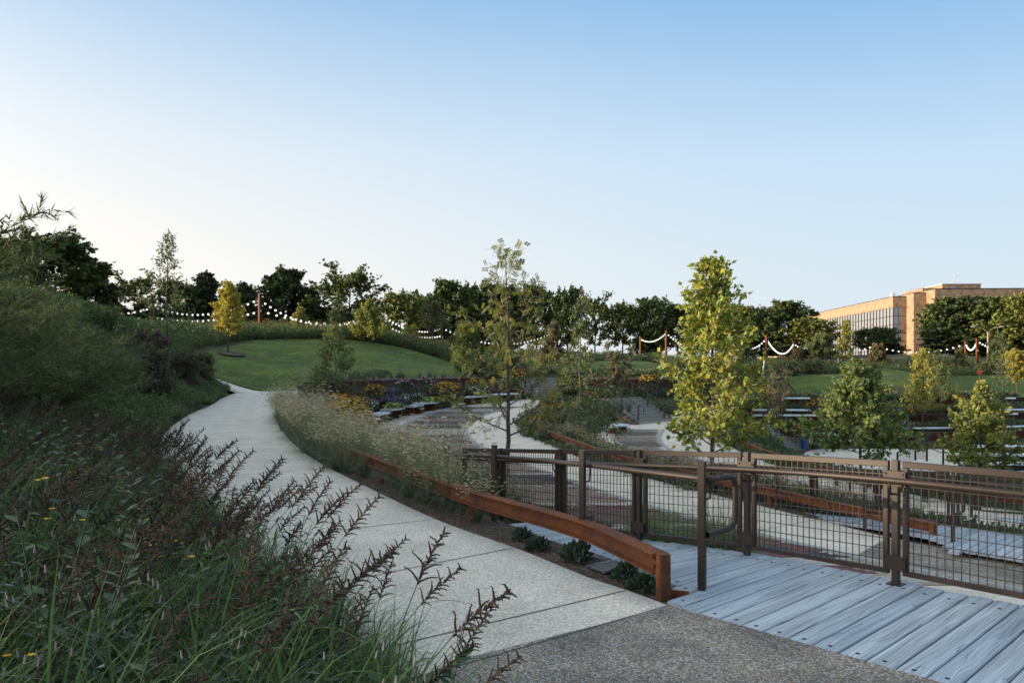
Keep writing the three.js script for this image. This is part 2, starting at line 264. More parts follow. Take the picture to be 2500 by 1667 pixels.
spot([20, 47, STAGE - 0.1], [23, 42, STAGE - 0.1], [30, 40, STAGE - 0.1], [24, 50, STAGE - 0.1], [30, 50, STAGE - 0.1], [40, 48, STAGE - 0.1], [24, 57, STAGE - 0.1], [31, 57.5, STAGE - 0.1], [40, 58.5, STAGE - 0.1], [50, 55, STAGE - 0.2], [23, 35, -3.8], [28, 31, -3.6], [35, 32, -3.4], [24, 25, -3.0], [30, 20, -2.4]);
for (let i = 0; i < TA.length; i++) { const p = TA[i], q = TB[i], r = TC[i], n = q.clone().sub(p).normalize(); spot([p.x + n.x * 1.3, -(p.z + n.z * 1.3), -3.75], [q.x - n.x * 0.6, -(q.z - n.z * 0.6), -3.6], [q.x + n.x * 1.3, -(q.z + n.z * 1.3), -2.6], [r.x + n.x * 1.6, -(r.z + n.z * 1.6), -1.3], [r.x + n.x * 15, -(r.z + n.z * 15), 1.15], [r.x + n.x * 24, -(r.z + n.z * 24), 1.7]); }
for (const p of W2) spot([p.x - 1.1, -p.z + 0.9, 1.08]);
for (const p of W2) spot([p.x, -p.z, -0.1]);
for (const p of W2b) spot([p.x, -p.z + 1.4, 0.95], [p.x, -p.z - 0.4, -0.2]);
spot([5, 57, 1.2], [8, 56, 1.2], [12, 56, 1.2], [14.5, 58, 1.1], [16.6, 61, 0.1], [18.6, 63, -1.6], [17.6, 57.5, -2.0], [10, 68, 1.7], [-7, 47, 1.25], [-3, 57, 1.35], [-11, 45, 0.7], [-9.5, 40, 0.55]);
spot([-14, 55, 1.2], [-19, 60, 2.1], [-22, 54, 1.6], [-26, 66, 3.9], [-27, 77, 5.6], [-20, 74, 4.9], [-14, 70, 3.7], [-12, 80, 4.6], [-9, 60, 1.75], [-5.8, 72, 2.0], [-3, 84, 2.9], [-8.6, 101, 3.9], [-34, 80, 6.2], [-32, 60, 4.6], [-28, 48, 4.2], [1.5, 66, 1.4], [8, 62, 1.5], [14, 64, 1.6], [10, 80, 2.6], [4, 95, 3.2], [20, 88, 2.1], [28, 95, 1.95], [22, 117, 2.2], [25, 136, 3.4], [10, 130, 3.3], [18, 74, 0.9]);
spot([42, 96, 1.8], [62, 104, 2.0], [75, 112, 2.1], [70, 90, 1.9], [65, 75, 1.2], [50, 112, 2.2], [-10, 140, 4.0], [-50, 110, 6.5], [-60, 60, 6], [-40, 30, 4.5], [-40, 0, 3.5], [90, 170, 3.0], [50, 175, 3.2], [0, 190, 4], [-80, 180, 6], [150, 200, 3], [60, 30, -1.0], [45, 10, -1], [90, 60, 1.5], [30, -6, -1], [140, 90, 2.5], [-120, 90, 6], [0, 260, 4], [120, 280, 4], [-120, 280, 6]);
const TP = (() => {
  const n = S.length, N = n + 3, A = []; const k = r2 => r2 > 1e-9 ? r2 * Math.log(r2) : 0;
  for (let i = 0; i < N; i++) A.push(new Float64Array(N + 1));
  for (let i = 0; i < n; i++) { for (let j = 0; j < n; j++) A[i][j] = k((S[i][0] - S[j][0]) ** 2 + (S[i][1] - S[j][1]) ** 2); A[i][i] += 0.6; A[i][n] = A[n][i] = 1; A[i][n + 1] = A[n + 1][i] = S[i][0]; A[i][n + 2] = A[n + 2][i] = S[i][1]; A[i][N] = S[i][2]; }
  for (let c = 0; c < N; c++) { let b = c; for (let r = c + 1; r < N; r++) if (Math.abs(A[r][c]) > Math.abs(A[b][c])) b = r; [A[c], A[b]] = [A[b], A[c]]; for (let r = 0; r < N; r++) if (r !== c && A[r][c]) { const f = A[r][c] / A[c][c]; for (let q = c; q <= N; q++) A[r][q] -= f * A[c][q]; } }
  const w = A.map((r, i) => r[N] / r[i]);
  return (x, d) => { let s = w[n] + w[n + 1] * x + w[n + 2] * d; for (let i = 0; i < n; i++) { const r2 = (x - S[i][0]) ** 2 + (d - S[i][1]) ** 2; if (r2 > 1e-9) s += w[i] * r2 * Math.log(r2); } return s; };
})();
const outer = (x, d) => Math.max(0, Math.hypot((x - 20) / 1.1, d - 90) - 190);
function H(x, d) { const o = outer(x, d); if (o > 120) return 4.2; const h = TP(x, d); return o > 0 ? lerp(clamp(h, -6, 8), 4.2, o / 120) : clamp(h, -6, 8); }
const onG = (x, d, dy = 0) => V(x, H(x, d) + dy, -d);

function axis(from, to, near, lo, hi, step, grow) { const r = []; let p = near; let s = step; while (p < to) { r.push(p); if (p > hi) s *= grow; p += s; } r.push(to); p = near; s = step; while (p > from) { if (p < lo) s *= grow; p -= s; r.unshift(p); } return r; }
const GX = axis(-3000, 3000, 0, -12, 13, 0.5, 1.03), GD = axis(-300, 3600, 8, -1, 30, 0.5, 1.018);
const walks = [[L1L, L1R, yL1], [L2L, L2R, yL2], [L3L, L3R, yL3]].map(([a, b, f]) => { const p = spline(a, 60), q = spline(b, 60); return { ring: [...p.map(v => [v.x, -v.z]), ...q.slice().reverse().map(v => [v.x, -v.z])], p, q, f }; });
const HG = GD.map(d => GX.map(x => { let h = H(x, d); if (d > 2 && d < 54 && x > -22 && x < 20) for (const w of walks) if (inside(w.ring, x, d) || Math.min(curveDist(w.p, x, -d), curveDist(w.q, x, -d)) < 0.35 + d * 0.012) h = Math.min(h, w.f(d) - 0.07); return h; }));
{
  const g = new GB();
  for (let j = 0; j < GD.length; j++) for (let i = 0; i < GX.length; i++) g.v(GX[i], HG[j][i], -GD[j], GX[i], GD[j]);
  const w = GX.length;
  for (let j = 0; j + 1 < GD.length; j++) for (let i = 0; i + 1 < w; i++) { const a = j * w + i; g.i.push(a, a + 1, a + w + 1, a, a + w + 1, a + w); }
  solo('ground', g, M.soil, 'dark soil and low growth of the sloping park ground', 'ground', null, 'structure');
}
function HM(x, d) { let i = 0, j = 0; { let a = 0, b = GX.length - 2; while (a < b) { const m = (a + b + 1) >> 1; if (GX[m] <= x) a = m; else b = m - 1; } i = a; } { let a = 0, b = GD.length - 2; while (a < b) { const m = (a + b + 1) >> 1; if (GD[m] <= d) a = m; else b = m - 1; } j = a; } const u = (x - GX[i]) / (GX[i + 1] - GX[i]), v = (d - GD[j]) / (GD[j + 1] - GD[j]), A = HG[j][i], B = HG[j][i + 1], C = HG[j + 1][i + 1], D = HG[j + 1][i]; return u > v ? A + (B - A) * u + (C - B) * v : A + (C - D) * u + (D - A) * v; }   // height of the ground mesh itself
// a sheet laid over the ground inside an outline [x, depth], its rim following the outline
function sheet(name, outline, mat, label, category, lift, yf, cell = 0.5, tint) {
  const shape = new THREE.Shape(outline.map(p => new THREE.Vector2(p[0], p[1])));
  const xs = outline.map(p => p[0]), ds = outline.map(p => p[1]), pts = [];
  const g = new GB(); g.useCol = !!tint;
  const rim = [];
  for (let i = 0; i < outline.length; i++) { const a = outline[i], b = outline[(i + 1) % outline.length], n = Math.max(1, Math.ceil(Math.hypot(b[0] - a[0], b[1] - a[1]) / cell)); for (let k = 0; k < n; k++) rim.push([lerp(a[0], b[0], k / n), lerp(a[1], b[1], k / n)]); }
  const x0 = Math.min(...xs), x1 = Math.max(...xs), d0 = Math.min(...ds), d1 = Math.max(...ds);
  // rows: scan the outline and fill between crossings
  const rows = []; const nr = Math.max(2, Math.ceil((d1 - d0) / cell));
  const cross = d => { const r = []; for (let i = 0; i < rim.length; i++) { const a = rim[i], b = rim[(i + 1) % rim.length]; if ((a[1] > d) !== (b[1] > d)) r.push(a[0] + (b[0] - a[0]) * (d - a[1]) / (b[1] - a[1])); } return r.sort((p, q) => p - q); };
  let prev = null, pd = 0;
  const put = (x, d) => { if (tint) g.col = tint(x, d); return g.v(x, yf ? yf(x, d) : HM(x, d) + lift, -d, x, d); };
  for (let r = 0; r <= nr; r++) {
    const d = lerp(d0 + 1e-4, d1 - 1e-4, r / nr), c = cross(d), cur = [];
    for (let k = 0; k + 1 < c.length; k += 2) { const n = Math.max(1, Math.ceil((c[k + 1] - c[k]) / cell)); cur.push({ a: c[k], b: c[k + 1] }); }
    if (prev) for (const s of cur) { const q = prev.find(p => p.a < s.b && p.b > s.a); if (!q) continue; const n = Math.max(1, Math.ceil(Math.max(s.b - s.a, q.b - q.a) / cell)); let last = null; for (let m = 0; m <= n; m++) { const A = put(lerp(q.a, q.b, m / n), pd), B = put(lerp(s.a, s.b, m / n), d); if (last) g.i.push(last[0], A, B, last[0], B, last[1]); last = [A, B]; } }
    prev = cur; pd = d;
  }
  return solo(name, mergeVerts(g), mat, label, category, null, 'structure');
}
function mergeVerts(g) { return g; }
// a slab between two edge curves, with turned-down sides
function slab(name, A, B, n, m, yf, mat, label, category, thick = 0.16) {
  const a = spline(A, n), b = spline(B, n), g = new GB();
  for (let i = 0; i <= n; i++) for (let k = -1; k <= m + 1; k++) { const t = clamp(k / m, 0, 1), x = lerp(a[i].x, b[i].x, t), d = -lerp(a[i].z, b[i].z, t); g.v(x, yf(x, d) - (k < 0 || k > m ? thick : 0), -d, x, d); }
  const w = m + 3; for (let i = 0; i < n; i++) for (let k = 0; k < w - 1; k++) { const q = i * w + k; g.i.push(q, q + 1, q + w + 1, q, q + w + 1, q + w); }
  return solo(name, g, mat, label, category, null, 'structure');
}
const S1L = spline(L1L, 120), S1R = spline(L1R, 120), S2L = spline(L2L, 160), S2R = spline(L2R, 160), S3L = spline(L3L, 120), S3R = spline(L3R, 120);
slab('upper_path', L1L, L1R, 120, 8, (x, d) => yL1(d), M.concrete, 'pale exposed-aggregate concrete path curving towards the lawn', 'path');
slab('far_cross_path', plan([[-19.5, 47.6], [-16, 47.6], [-12, 47.8], [-8.6, 49.4], [-6.5, 52]]), plan([[-20.5, 50.6], [-16, 50.4], [-11.6, 50.8], [-8.8, 52.6], [-7.4, 54.4]]), 40, 4, (x, d) => yL1(d) + 0.012 + Math.max(0, H(x, d) - yL1(d) + 0.05), M.concrete, 'pale concrete path crossing the foot of the lawn', 'path');
slab('lower_path', L2L, L2R, 160, 10, (x, d) => yL2(d), M.concrete, 'pale concrete walk beside the striped brick paving', 'path');
slab('inner_path', L3L, L3R, 120, 8, (x, d) => yL3(d), M.concrete, 'pale concrete walk of the inner terrace below', 'path');
sheet('stage_floor', [[20, 47], [20.5, 42.5], [24, 38.5], [36, 37], [50, 42], [54, 58], [46, 63.4], [38, 61.2], [31, 60.4], [24.5, 61], [20.8, 63.3], [19.8, 60], [19.4, 53.5]], M.concrete, 'pale concrete floor at the bottom of the amphitheatre', 'plaza', 0, (x, d) => STAGE, 1);
// landing of coarse exposed aggregate between path joint and boardwalk
{
  const g = new GB(), P = (x, d) => V(x, 0.006, -d), e = [[1.16, 5.29], [1.95, 4.42], [2.9, 3.37], [4.3, 1.82], [6, 0], [6, -3], [-1, -3], [0.3, 1.7], [-0.12, 3.0], [-0.62, 3.95], [-0.3, 4.32]];
  const tri = THREE.ShapeUtils.triangulateShape(e.map(p => new THREE.Vector2(...p)), []);
  const id = e.map(p => g.v(p[0], 0.006, -p[1], p[0], p[1])); for (const t of tri) g.i.push(id[t[0]], id[t[1]], id[t[2]]);
  solo('landing', g, M.aggregate, 'coarse pebbled concrete landing beside the boardwalk', 'pavement', null, 'structure');
  const g2 = new GB(), f = [[12.4, 6.1], [11, 7.5], [9.6, 8.8], [6.75, 11.58], [6.2, 12.2], [5.0, 10.9], [6.6, 9.0], [9.4, 6.0]];
  const tr2 = THREE.ShapeUtils.triangulateShape(f.map(p => new THREE.Vector2(...p)), []);
  const i2 = f.map(p => g2.v(p[0], yL2(p[1]) + 0.012, -p[1], p[0], p[1])); for (const t of tr2) g2.i.push(i2[t[0]], i2[t[1]], i2[t[2]]);
  solo('landing', g2, M.aggregate, 'pebbled concrete landing on the lower walk seen through the fence', 'pavement', null, 'structure');
}
// saw-cut joints across the walks
M.joint = std({ color: rgb(0.09, 0.085, 0.08), roughness: 1 });
function joint(a, b, yf, w = 0.012) { const g = new GB(), t = b.clone().sub(a).setY(0).normalize(), s = V(-t.z, 0, t.x).multiplyScalar(w / 2); const Q = (p, k, q) => V(p.x + s.x * k, yf(-p.z) + 0.004, p.z + s.z * k); g.quad(Q(a, -1), Q(b, -1), Q(b, 1), Q(a, 1)); const o = solo('pavement_joint', g, M.joint, 'thin dark saw-cut joint across a concrete walk', 'joint', 'joints across the concrete walks', 'structure'); return o; }
{
  let acc = 0, last = -9;
  for (let i = 1; i < 120; i++) { acc += S1R[i].distanceTo(S1R[i - 1]); if (S1R[i].z < -5.6 && S1R[i].z > -34 && acc - last > 1.45) { last = acc; let b = 0, m = 1e9; for (let k = 0; k < 120; k++) { const q = S1L[k].distanceTo(S1R[i]); if (q < m) { m = q; b = k; } } joint(S1R[i].clone().lerp(S1L[b], 0.01), S1R[i].clone().lerp(S1L[b], 0.99), yL1); } }
  acc = 0; last = -9;
  for (let i = 1; i < 160; i++) { acc += S2R[i].distanceTo(S2R[i - 1]); if (S2R[i].z < -12 && S2R[i].z > -26 && acc - last > 1.6) { last = acc; const q = S2R[i]; let b = null, m = 1e9; for (const p of spline(B2R, 80)) { const k = p.distanceTo(q); if (k < m) { m = k; b = p; } } joint(q.clone().lerp(b, 0.01), q.clone().lerp(b, 0.9), d => yL2(d)); } }
  joint(V(1.14, 0, -5.31), V(-0.6, 0, -4.0), () => 0.004, 0.014);
}
// lawns
const wob = (x, d) => { const m = fbm(x * 0.22, d * 0.35, 4, 5), s = 0.5 + 0.5 * Math.sin((x * 0.45 + d) * 1.9 + 2 * m), k = 0.8 + 0.3 * m + 0.08 * s, y = clamp((fbm(x * 0.5, d * 0.5, 3, 77) - 0.5) * 2.2, 0, 1) * 0.5; return [0.31 * k * (1 + y * 0.6), 0.335 * k * (1 + y * 0.2), 0.135 * k]; };
sheet('lawn', [[-21, 50.4], [-16, 50.5], [-11.8, 50.9], [-8.9, 52.7], [-7.6, 49], [-7.9, 40.2], [-7.1, 39.4], [-5.9, 42.8], [-3.9, 47.4], [-0.6, 53], [1.2, 56], [2, 62], [0, 68], [-4, 73.5], [-10, 76], [-15, 75], [-20, 72.5], [-24.5, 70], [-25.5, 62], [-23.5, 54]], M.lawn, 'mown green lawn on the slope behind the planters', 'lawn', 0.07, null, 0.5, wob);
sheet('lawn', [[4.4, 54.6], [7.4, 52.8], [11, 52.6], [14, 54], [15, 57], [15.4, 66], [15.6, 74], [14.6, 80], [9, 80], [4.4, 74], [3.6, 64]], M.lawn, 'small mown lawn above the far steps', 'lawn', 0.09, null, 0.6, wob);
{
  const n = spline(TC, 60), g = new GB(), m = 22; g.useCol = true;
  for (let i = 0; i <= 60; i++) { const t = n[Math.min(60, i + 1)].clone().sub(n[Math.max(0, i - 1)]).normalize(), k = V(t.z, 0, -t.x); if (k.z > 0) k.multiplyScalar(-1); for (let q = 0; q <= m; q++) { const p = n[i].clone().addScaledVector(k, 0.12 + q / m * (i < 6 ? 4 + i * 1.5 : 13.4)), d = -p.z; g.col = wob(p.x, d); g.v(p.x, Math.max(HM(p.x, d), q < 4 ? -1.22 : -9) + 0.1, p.z, p.x, d); } }
  for (let i = 0; i < 60; i++) for (let q = 0; q < m; q++) { const a = i * (m + 1) + q; g.i.push(a, a + 1, a + m + 2, a, a + m + 2, a + m + 1); }
  solo('lawn', g, M.lawn, 'sunlit mown lawn above the far seating tiers', 'lawn', null, 'structure');
}
// mulch along the rusted edging beams
function mulchStrip(curve, from, to, w0, w1, yf, label) {
  const c = spline(curve, 90), g = new GB(); let prev = null;
  for (let i = 0; i <= 90; i++) { const p = c[i]; if (-p.z < from || -p.z > to) { prev = null; continue; } const t = c[Math.min(90, i + 1)].clone().sub(c[Math.max(0, i - 1)]).setY(0).normalize(), s = V(-t.z, 0, t.x); if (s.x < 0) s.multiplyScalar(-1); const cur = [0, 0.33, 0.66, 1].map(k => { const q = p.clone().addScaledVector(s, lerp(w0, w1, k)); return g.v(q.x, Math.max(yf(-p.z) - 0.03 - 0.12 * k * k, 0 * H(q.x, -q.z) - 9) + 0.03 * (fbm(q.x * 3, q.z * 3, 2, 9) - 0.5), q.z, q.x, -q.z); }); if (prev) for (let k = 0; k < 3; k++) g.i.push(prev[k], prev[k + 1], cur[k + 1], prev[k], cur[k + 1], cur[k]); prev = cur; }
  return solo('mulch', g, M.mulch, label, 'mulch', null, 'structure');
}
mulchStrip(L1R, 5.2, 34, 0.0, 0.95, yL1, 'brown wood mulch between the upper path and its planting');
mulchStrip(L2R, 11.4, 40, 0.0, 0.9, yL2, 'brown wood mulch beside the lower concrete walk');
// ---------------------------------------------------------------- striped brick paving
const PAV = { purple: [0.115, 0.08, 0.082], red: [0.24, 0.105, 0.08], tan: [0.42, 0.30, 0.225], pink: [0.45, 0.28, 0.22], light: [0.68, 0.61, 0.52], cream: [0.60, 0.50, 0.36], dark: [0.09, 0.075, 0.075], redDark: [0.2, 0.085, 0.075] };
function brickField(name, A, B, yf, label, bandList, singles) {
  const a = spline(A, 200), b = spline(B, 200);
  const edge = (c, d) => { for (let i = 0; i < 200; i++) { const p = -c[i].z, q = -c[i + 1].z; if ((p <= d && q > d) || (q <= d && p > d)) return lerp(c[i].x, c[i + 1].x, (d - p) / (q - p)); } return null; };
  const field = solo(name, new GB().box(0, -50, 0, 0.01, 0.01, 0.01), M.paver, label, 'paving', null, 'structure');
  const bands = bandList;
  const r = RNG(99), rest = new GB(); let n = 0; const protos = {};
  for (const [b0, bw, c] of bands) {
    const big = c === 'light', ph = 0.105 * (big ? 1.5 : 1), pw = big ? 0.315 : 0.21, rows = Math.round(bw / ph);
    for (let j = 0; j < rows; j++) {
      const dd = b0 + (j + 0.5) * ph, x0 = edge(a, dd), x1 = edge(b, dd); if (x0 === null || x1 === null) continue;
      const sh = (j % 2) * pw / 2;
      for (let x = Math.ceil(x0 / pw) * pw + sh; x < x1 - pw / 2; x += pw) {
        let base = PAV[c === 'line' ? 'light' : c === 'mix' ? 'red' : c]; const t = r();
        if (c === 'mix') base = PAV[['red', 'cream', 'dark', 'light', 'red', 'cream'][Math.floor(hash2(Math.floor(dd / 0.42), Math.floor((x + dd * 0.5) / 0.84), 3) * 6)]];
        else if (c === 'light' && t < 0.25) base = PAV.cream; else if (c === 'red' && t < 0.3) base = PAV.purple; else if (c === 'purple' && t < 0.12) base = PAV.red;
        const q = 0.8 + 0.4 * r(), col = base.map(z => z * q), y = yf(dd) + 0.014 + 0.004 * r();
        if (n < singles && dd < 15.4) {
          n++; const key = base[0].toFixed(3) + Math.floor(q * 5); if (!protos[key]) { const g = new GB(); g.color(...col); g.box(0, -0.02, 0, pw - 0.012, 0.04, ph - 0.012); protos[key] = g.geo(); }
          part('paver', protos[key], M.paver, field, V(x, y, -dd));
        } else { rest.color(...col); rest.uo = [x * 1.7, dd]; const X = pw / 2 - 0.006, Z = ph / 2 - 0.006, P = (u, v, w) => V(x + u, y + v, -dd + w); rest.quad(P(-X, 0, Z), P(X, 0, Z), P(X, 0, -Z), P(-X, 0, -Z)); if (dd < 26) { rest.quad(P(-X, -0.03, Z), P(X, -0.03, Z), P(X, 0, Z), P(-X, 0, Z)); } }
      }
    }
  }
  field.geometry = new GB().sweep(rect(0.16, 0.03), offsetCurve(spline(B, 160), 0).map(p => V(p.x + 0.04, yf(-p.z) + 0.004, p.z)), {}).geo(); field.material = M.granite;
  const m = part('paver_field', rest, M.paver, field); m.userData.kind = 'stuff';
  const e2 = part('edging_band', new GB().sweep(rect(0.2, 0.03), spline(A, 160).map(p => V(p.x - 0.05, yf(-p.z) + 0.004, p.z)), {}), M.granite, field);
  return field;
}
const stripes = (d, l) => l.map(([c, w]) => { const o = [d, w, c]; d += w; return o; });
const STRIPES = stripes(9.6, [['mix', 3.7], ['redDark', 1.7], ['line', 0.21], ['pink', 1.95], ['line', 0.21], ['purple', 1.47], ['line', 0.21], ['tan', 1.6], ['purple', 1.4], ['line', 0.21], ['purple', 1.05], ['tan', 1.58], ['line', 0.21], ['red', 1.37], ['line', 0.21], ['purple', 1.26], ['light', 2.2], ['purple', 1.37], ['line', 0.25], ['purple', 1.3], ['pink', 1.4], ['purple', 1.3], ['tan', 1.5], ['purple', 1.4], ['light', 2], ['purple', 1.3], ['tan', 1.4]]);
brickField('brick_paving', B2L, B2R, yL2, 'brick paving in purple, red, tan and cream stripes on the lower walk', STRIPES, 290);
brickField('brick_paving', B3L, B3R, yL3, 'striped brick paving on the inner terrace beside the maple', stripes(19.6, [['tan', 1.5], ['line', 0.21], ['purple', 1.4], ['light', 1.9], ['purple', 1.3], ['line', 0.21], ['tan', 1.4], ['purple', 1.4], ['light', 2.2], ['purple', 1.3], ['tan', 1.4], ['line', 0.2], ['purple', 1.3], ['light', 2]]), 0);

// ---------------------------------------------------------------- boardwalk, fence, handrail, edging beam: one terrace crossing
const FENCE = [[4.62, 4.1, 0], [3.9, 4.92, 0], [3.05, 5.85, 0], [2.22, 6.95, -0.06], [1.34, 7.75, -0.125], [0.59, 8.9, -0.24], [-0.15, 10.2, -0.37], [-0.75, 11.5, -0.5]];
const deckY = d => -0.042 * Math.pow(Math.max(0, d - 5.9), 1.4);
function boardwalk(off, label, i0, i1, detail) {
  const E = [1.13, 5.32], e = [0.67, -0.742], b = [0.742, 0.67];
  const th = thing('boardwalk', label, 'boardwalk', V(off[0], off[2], -off[1]));
  const fl = FENCE.map(f => V(f[0], 0, -f[1])), bed = plan([[1.16, 5.3], [1.3, 5.62], [1.22, 6.15], [0.92, 6.75], [0.45, 7.75], [-0.3, 9.1], [-1.1, 10.6]]);
  const side = (c, x, z) => { let m = 1e9, s = 0; for (let i = 0; i + 1 < c.length; i++) { const a = c[i], q = c[i + 1], dx = q.x - a.x, dz = q.z - a.z, t = clamp(((x - a.x) * dx + (z - a.z) * dz) / (dx * dx + dz * dz), 0, 1), k = Math.hypot(x - a.x - dx * t, z - a.z - dz * t); if (k < m) { m = k; s = dx * (z - a.z) - dz * (x - a.x); } } return s > 0 ? m : -m; };
  const ref = Math.sign(side(fl, 1.6, -5.6)), refB = Math.sign(side(bed, 1.9, -6.0)), r = RNG(5);
  for (let i = i0; i <= i1; i++) {
    const s = i * 0.162, ox = E[0] + e[0] * s, od = E[1] + e[1] * s; let t0 = null, t1 = null;
    for (let t = i < 2 ? -0.2 : 0.004; t < 4; t += 0.01) { const x = ox + b[0] * t, d = od + b[1] * t; const okF = side(fl, x, -d) * ref > -0.13, okB = i >= 2 || side(bed, x, -d) * refB > 0; if (okF && okB) { if (t0 === null) t0 = t; t1 = t; } else if (t0 !== null) break; }
    if (t0 === null || t1 - t0 < 0.2) continue;
    t1 += 0.03 * r() - 0.015;
    const A = V(ox + b[0] * t0, 0, -(od + b[1] * t0)), B = V(ox + b[0] * t1, 0, -(od + b[1] * t1)); A.y = deckY(-A.z) - 0.02 + 0.003 * (r() - 0.5); B.y = deckY(-B.z) - 0.02 + 0.003 * (r() - 0.5);
    const g = new GB(); g.uo = [r() * 2.4, Math.floor(r() * 4) * 0.17]; g.sweep(rect(0.15, 0.04, 0.006), [A, A.clone().lerp(B, 0.5), B]);
    const bd = part('board', g, M.timber[Math.floor(r() * 5)], th);
    if (detail) for (const [p, k] of [[A, 0.09], [B, -0.22]]) { const t = B.clone().sub(A).normalize(), c = p.clone().addScaledVector(t, k); const h = new THREE.CylinderGeometry(0.014, 0.014, 0.006, 10); h.translate(c.x + (r() - 0.5) * 0.02, c.y + 0.0185, c.z); part('bolt_hole_shade', h, M.black, bd); }  // flat black discs stand in for the shade in the recessed bolt holes
  }
  const jg = new GB(); jg.sweep(rect(0.05, 0.2), fl.map(p => V(p.x + 0.02, deckY(-p.z) - 0.16, p.z))); part('edge_joist', jg, M.rust, th);
  return th;
}
function plate(g, c, dir, w, h, t) { const a = c.clone().addScaledVector(dir, -w / 2), b = c.clone().addScaledVector(dir, w / 2); g.sweep(rect(t, h, 0.002), [a, b]); }
function guardFence(off, label, from, to, near) {
  const th = thing('guard_fence', label, 'fence', V(off[0], off[2], -off[1]));
  const P = FENCE.slice(from, to).map(f => V(f[0], f[2], -f[1])), HT = 0.985, pipe = [];
  P.forEach((p, i) => {
    const t = P[Math.min(P.length - 1, i + 1)].clone().sub(P[Math.max(0, i - 1)]).setY(0).normalize(), n = V(t.z, 0, -t.x); if (n.x > 0) n.multiplyScalar(-1);
    const g = new GB(); g.sweep(rect(0.052, 0.052, 0.004), [p.clone(), p.clone().setY(p.y + HT)], { up: t }); g.box(p.x, p.y + 0.004, p.z, 0.11, 0.008, 0.11, Math.atan2(-t.z, t.x)); const post = part('post', g, M.bronze, th);
    for (const [y, h] of [[0.84, 0.125], [0.175, 0.115]]) {
      const q = new GB(), c = p.clone().setY(p.y + y).addScaledVector(n, 0.031); plate(q, c, t, 0.17, h, 0.008); const pl = part('bracket_plate', q, M.bronze, th);
      if (near) for (const [a, b] of [[-1, 1], [1, 1], [-1, -1], [1, -1]]) { const s = new THREE.CylinderGeometry(0.009, 0.009, 0.01, 8); s.rotateX(Math.PI / 2); s.rotateY(Math.atan2(n.x, n.z)); const k = c.clone().addScaledVector(t, a * 0.065).addScaledVector(n, 0.007); s.translate(k.x, k.y + b * 0.038, k.z); part('bolt', s, M.black, pl); }
    }
    const hp = p.clone().addScaledVector(n, 0.115); hp.y += 0.835; pipe.push(hp);
    const bg = new GB(); bg.tube([p.clone().addScaledVector(n, 0.03).setY(p.y + 0.72), p.clone().addScaledVector(n, 0.095).setY(p.y + 0.725), hp.clone().setY(p.y + 0.76), hp.clone().setY(p.y + 0.82)], 0.009, 6); part('handrail_bracket', bg, M.bronze, th);
  });
  for (let i = 0; i + 1 < P.length; i++) {
    const a = P[i], b = P[i + 1], t = b.clone().sub(a).setY(0).normalize(), A = a.clone().addScaledVector(t, 0.075), B = b.clone().addScaledVector(t, -0.075), fr = thing('panel', '', ''); scene.remove(fr); fr.name = 'panel'; fr.userData = {}; th.add(fr); fr.userData.name = undefined;
    A.y = lerp(a.y, b.y, 0.05); B.y = lerp(a.y, b.y, 0.95); const up = y => [V(A.x, A.y + y, A.z), V(B.x, B.y + y, B.z)], c = 0.04;
    const top = up(0.955), bot = up(0.1);
    part('top_rail', new GB().sweep(rect(c, 0.05, 0.003), [top[0].clone().addScaledVector(t, -0.02), top[1].clone().addScaledVector(t, 0.02)]), M.bronze, fr);
    part('bottom_rail', new GB().sweep(rect(c, c, 0.003), [bot[0].clone().addScaledVector(t, -0.02), bot[1].clone().addScaledVector(t, 0.02)]), M.bronze, fr);
    for (const k of [0, 1]) part('upright', new GB().sweep(rect(c, c, 0.003), [bot[k].clone().setY(bot[k].y + 0.021), top[k].clone().setY(top[k].y - 0.026)], { up: t }), M.bronze, fr);
    const w = new GB(), L = A.distanceTo(B), nx = Math.round(L / 0.056), R = 0.0056;
    for (let k = 1; k < nx; k++) { const x0 = bot[0].clone().lerp(bot[1], k / nx), x1 = top[0].clone().lerp(top[1], k / nx); w.sweep(rect(R, R), [x0, x1], { up: t, cap: false }); }
    for (let k = 1; k < 10; k++) { const y = lerp(0.1, 0.955, k / 10), q = up(y); const n = V(t.z, 0, -t.x).multiplyScalar(0.006); w.sweep(rect(R, R), [q[0].add(n), q[1].add(n)], { cap: false }); }
    const wm = part('wire_mesh', w, M.wire, fr); wm.userData.kind = 'stuff';
  }
  part('handrail', new GB().tube(spline(pipe, 60), 0.024, 10), M.bronze, th);
  return th;
}
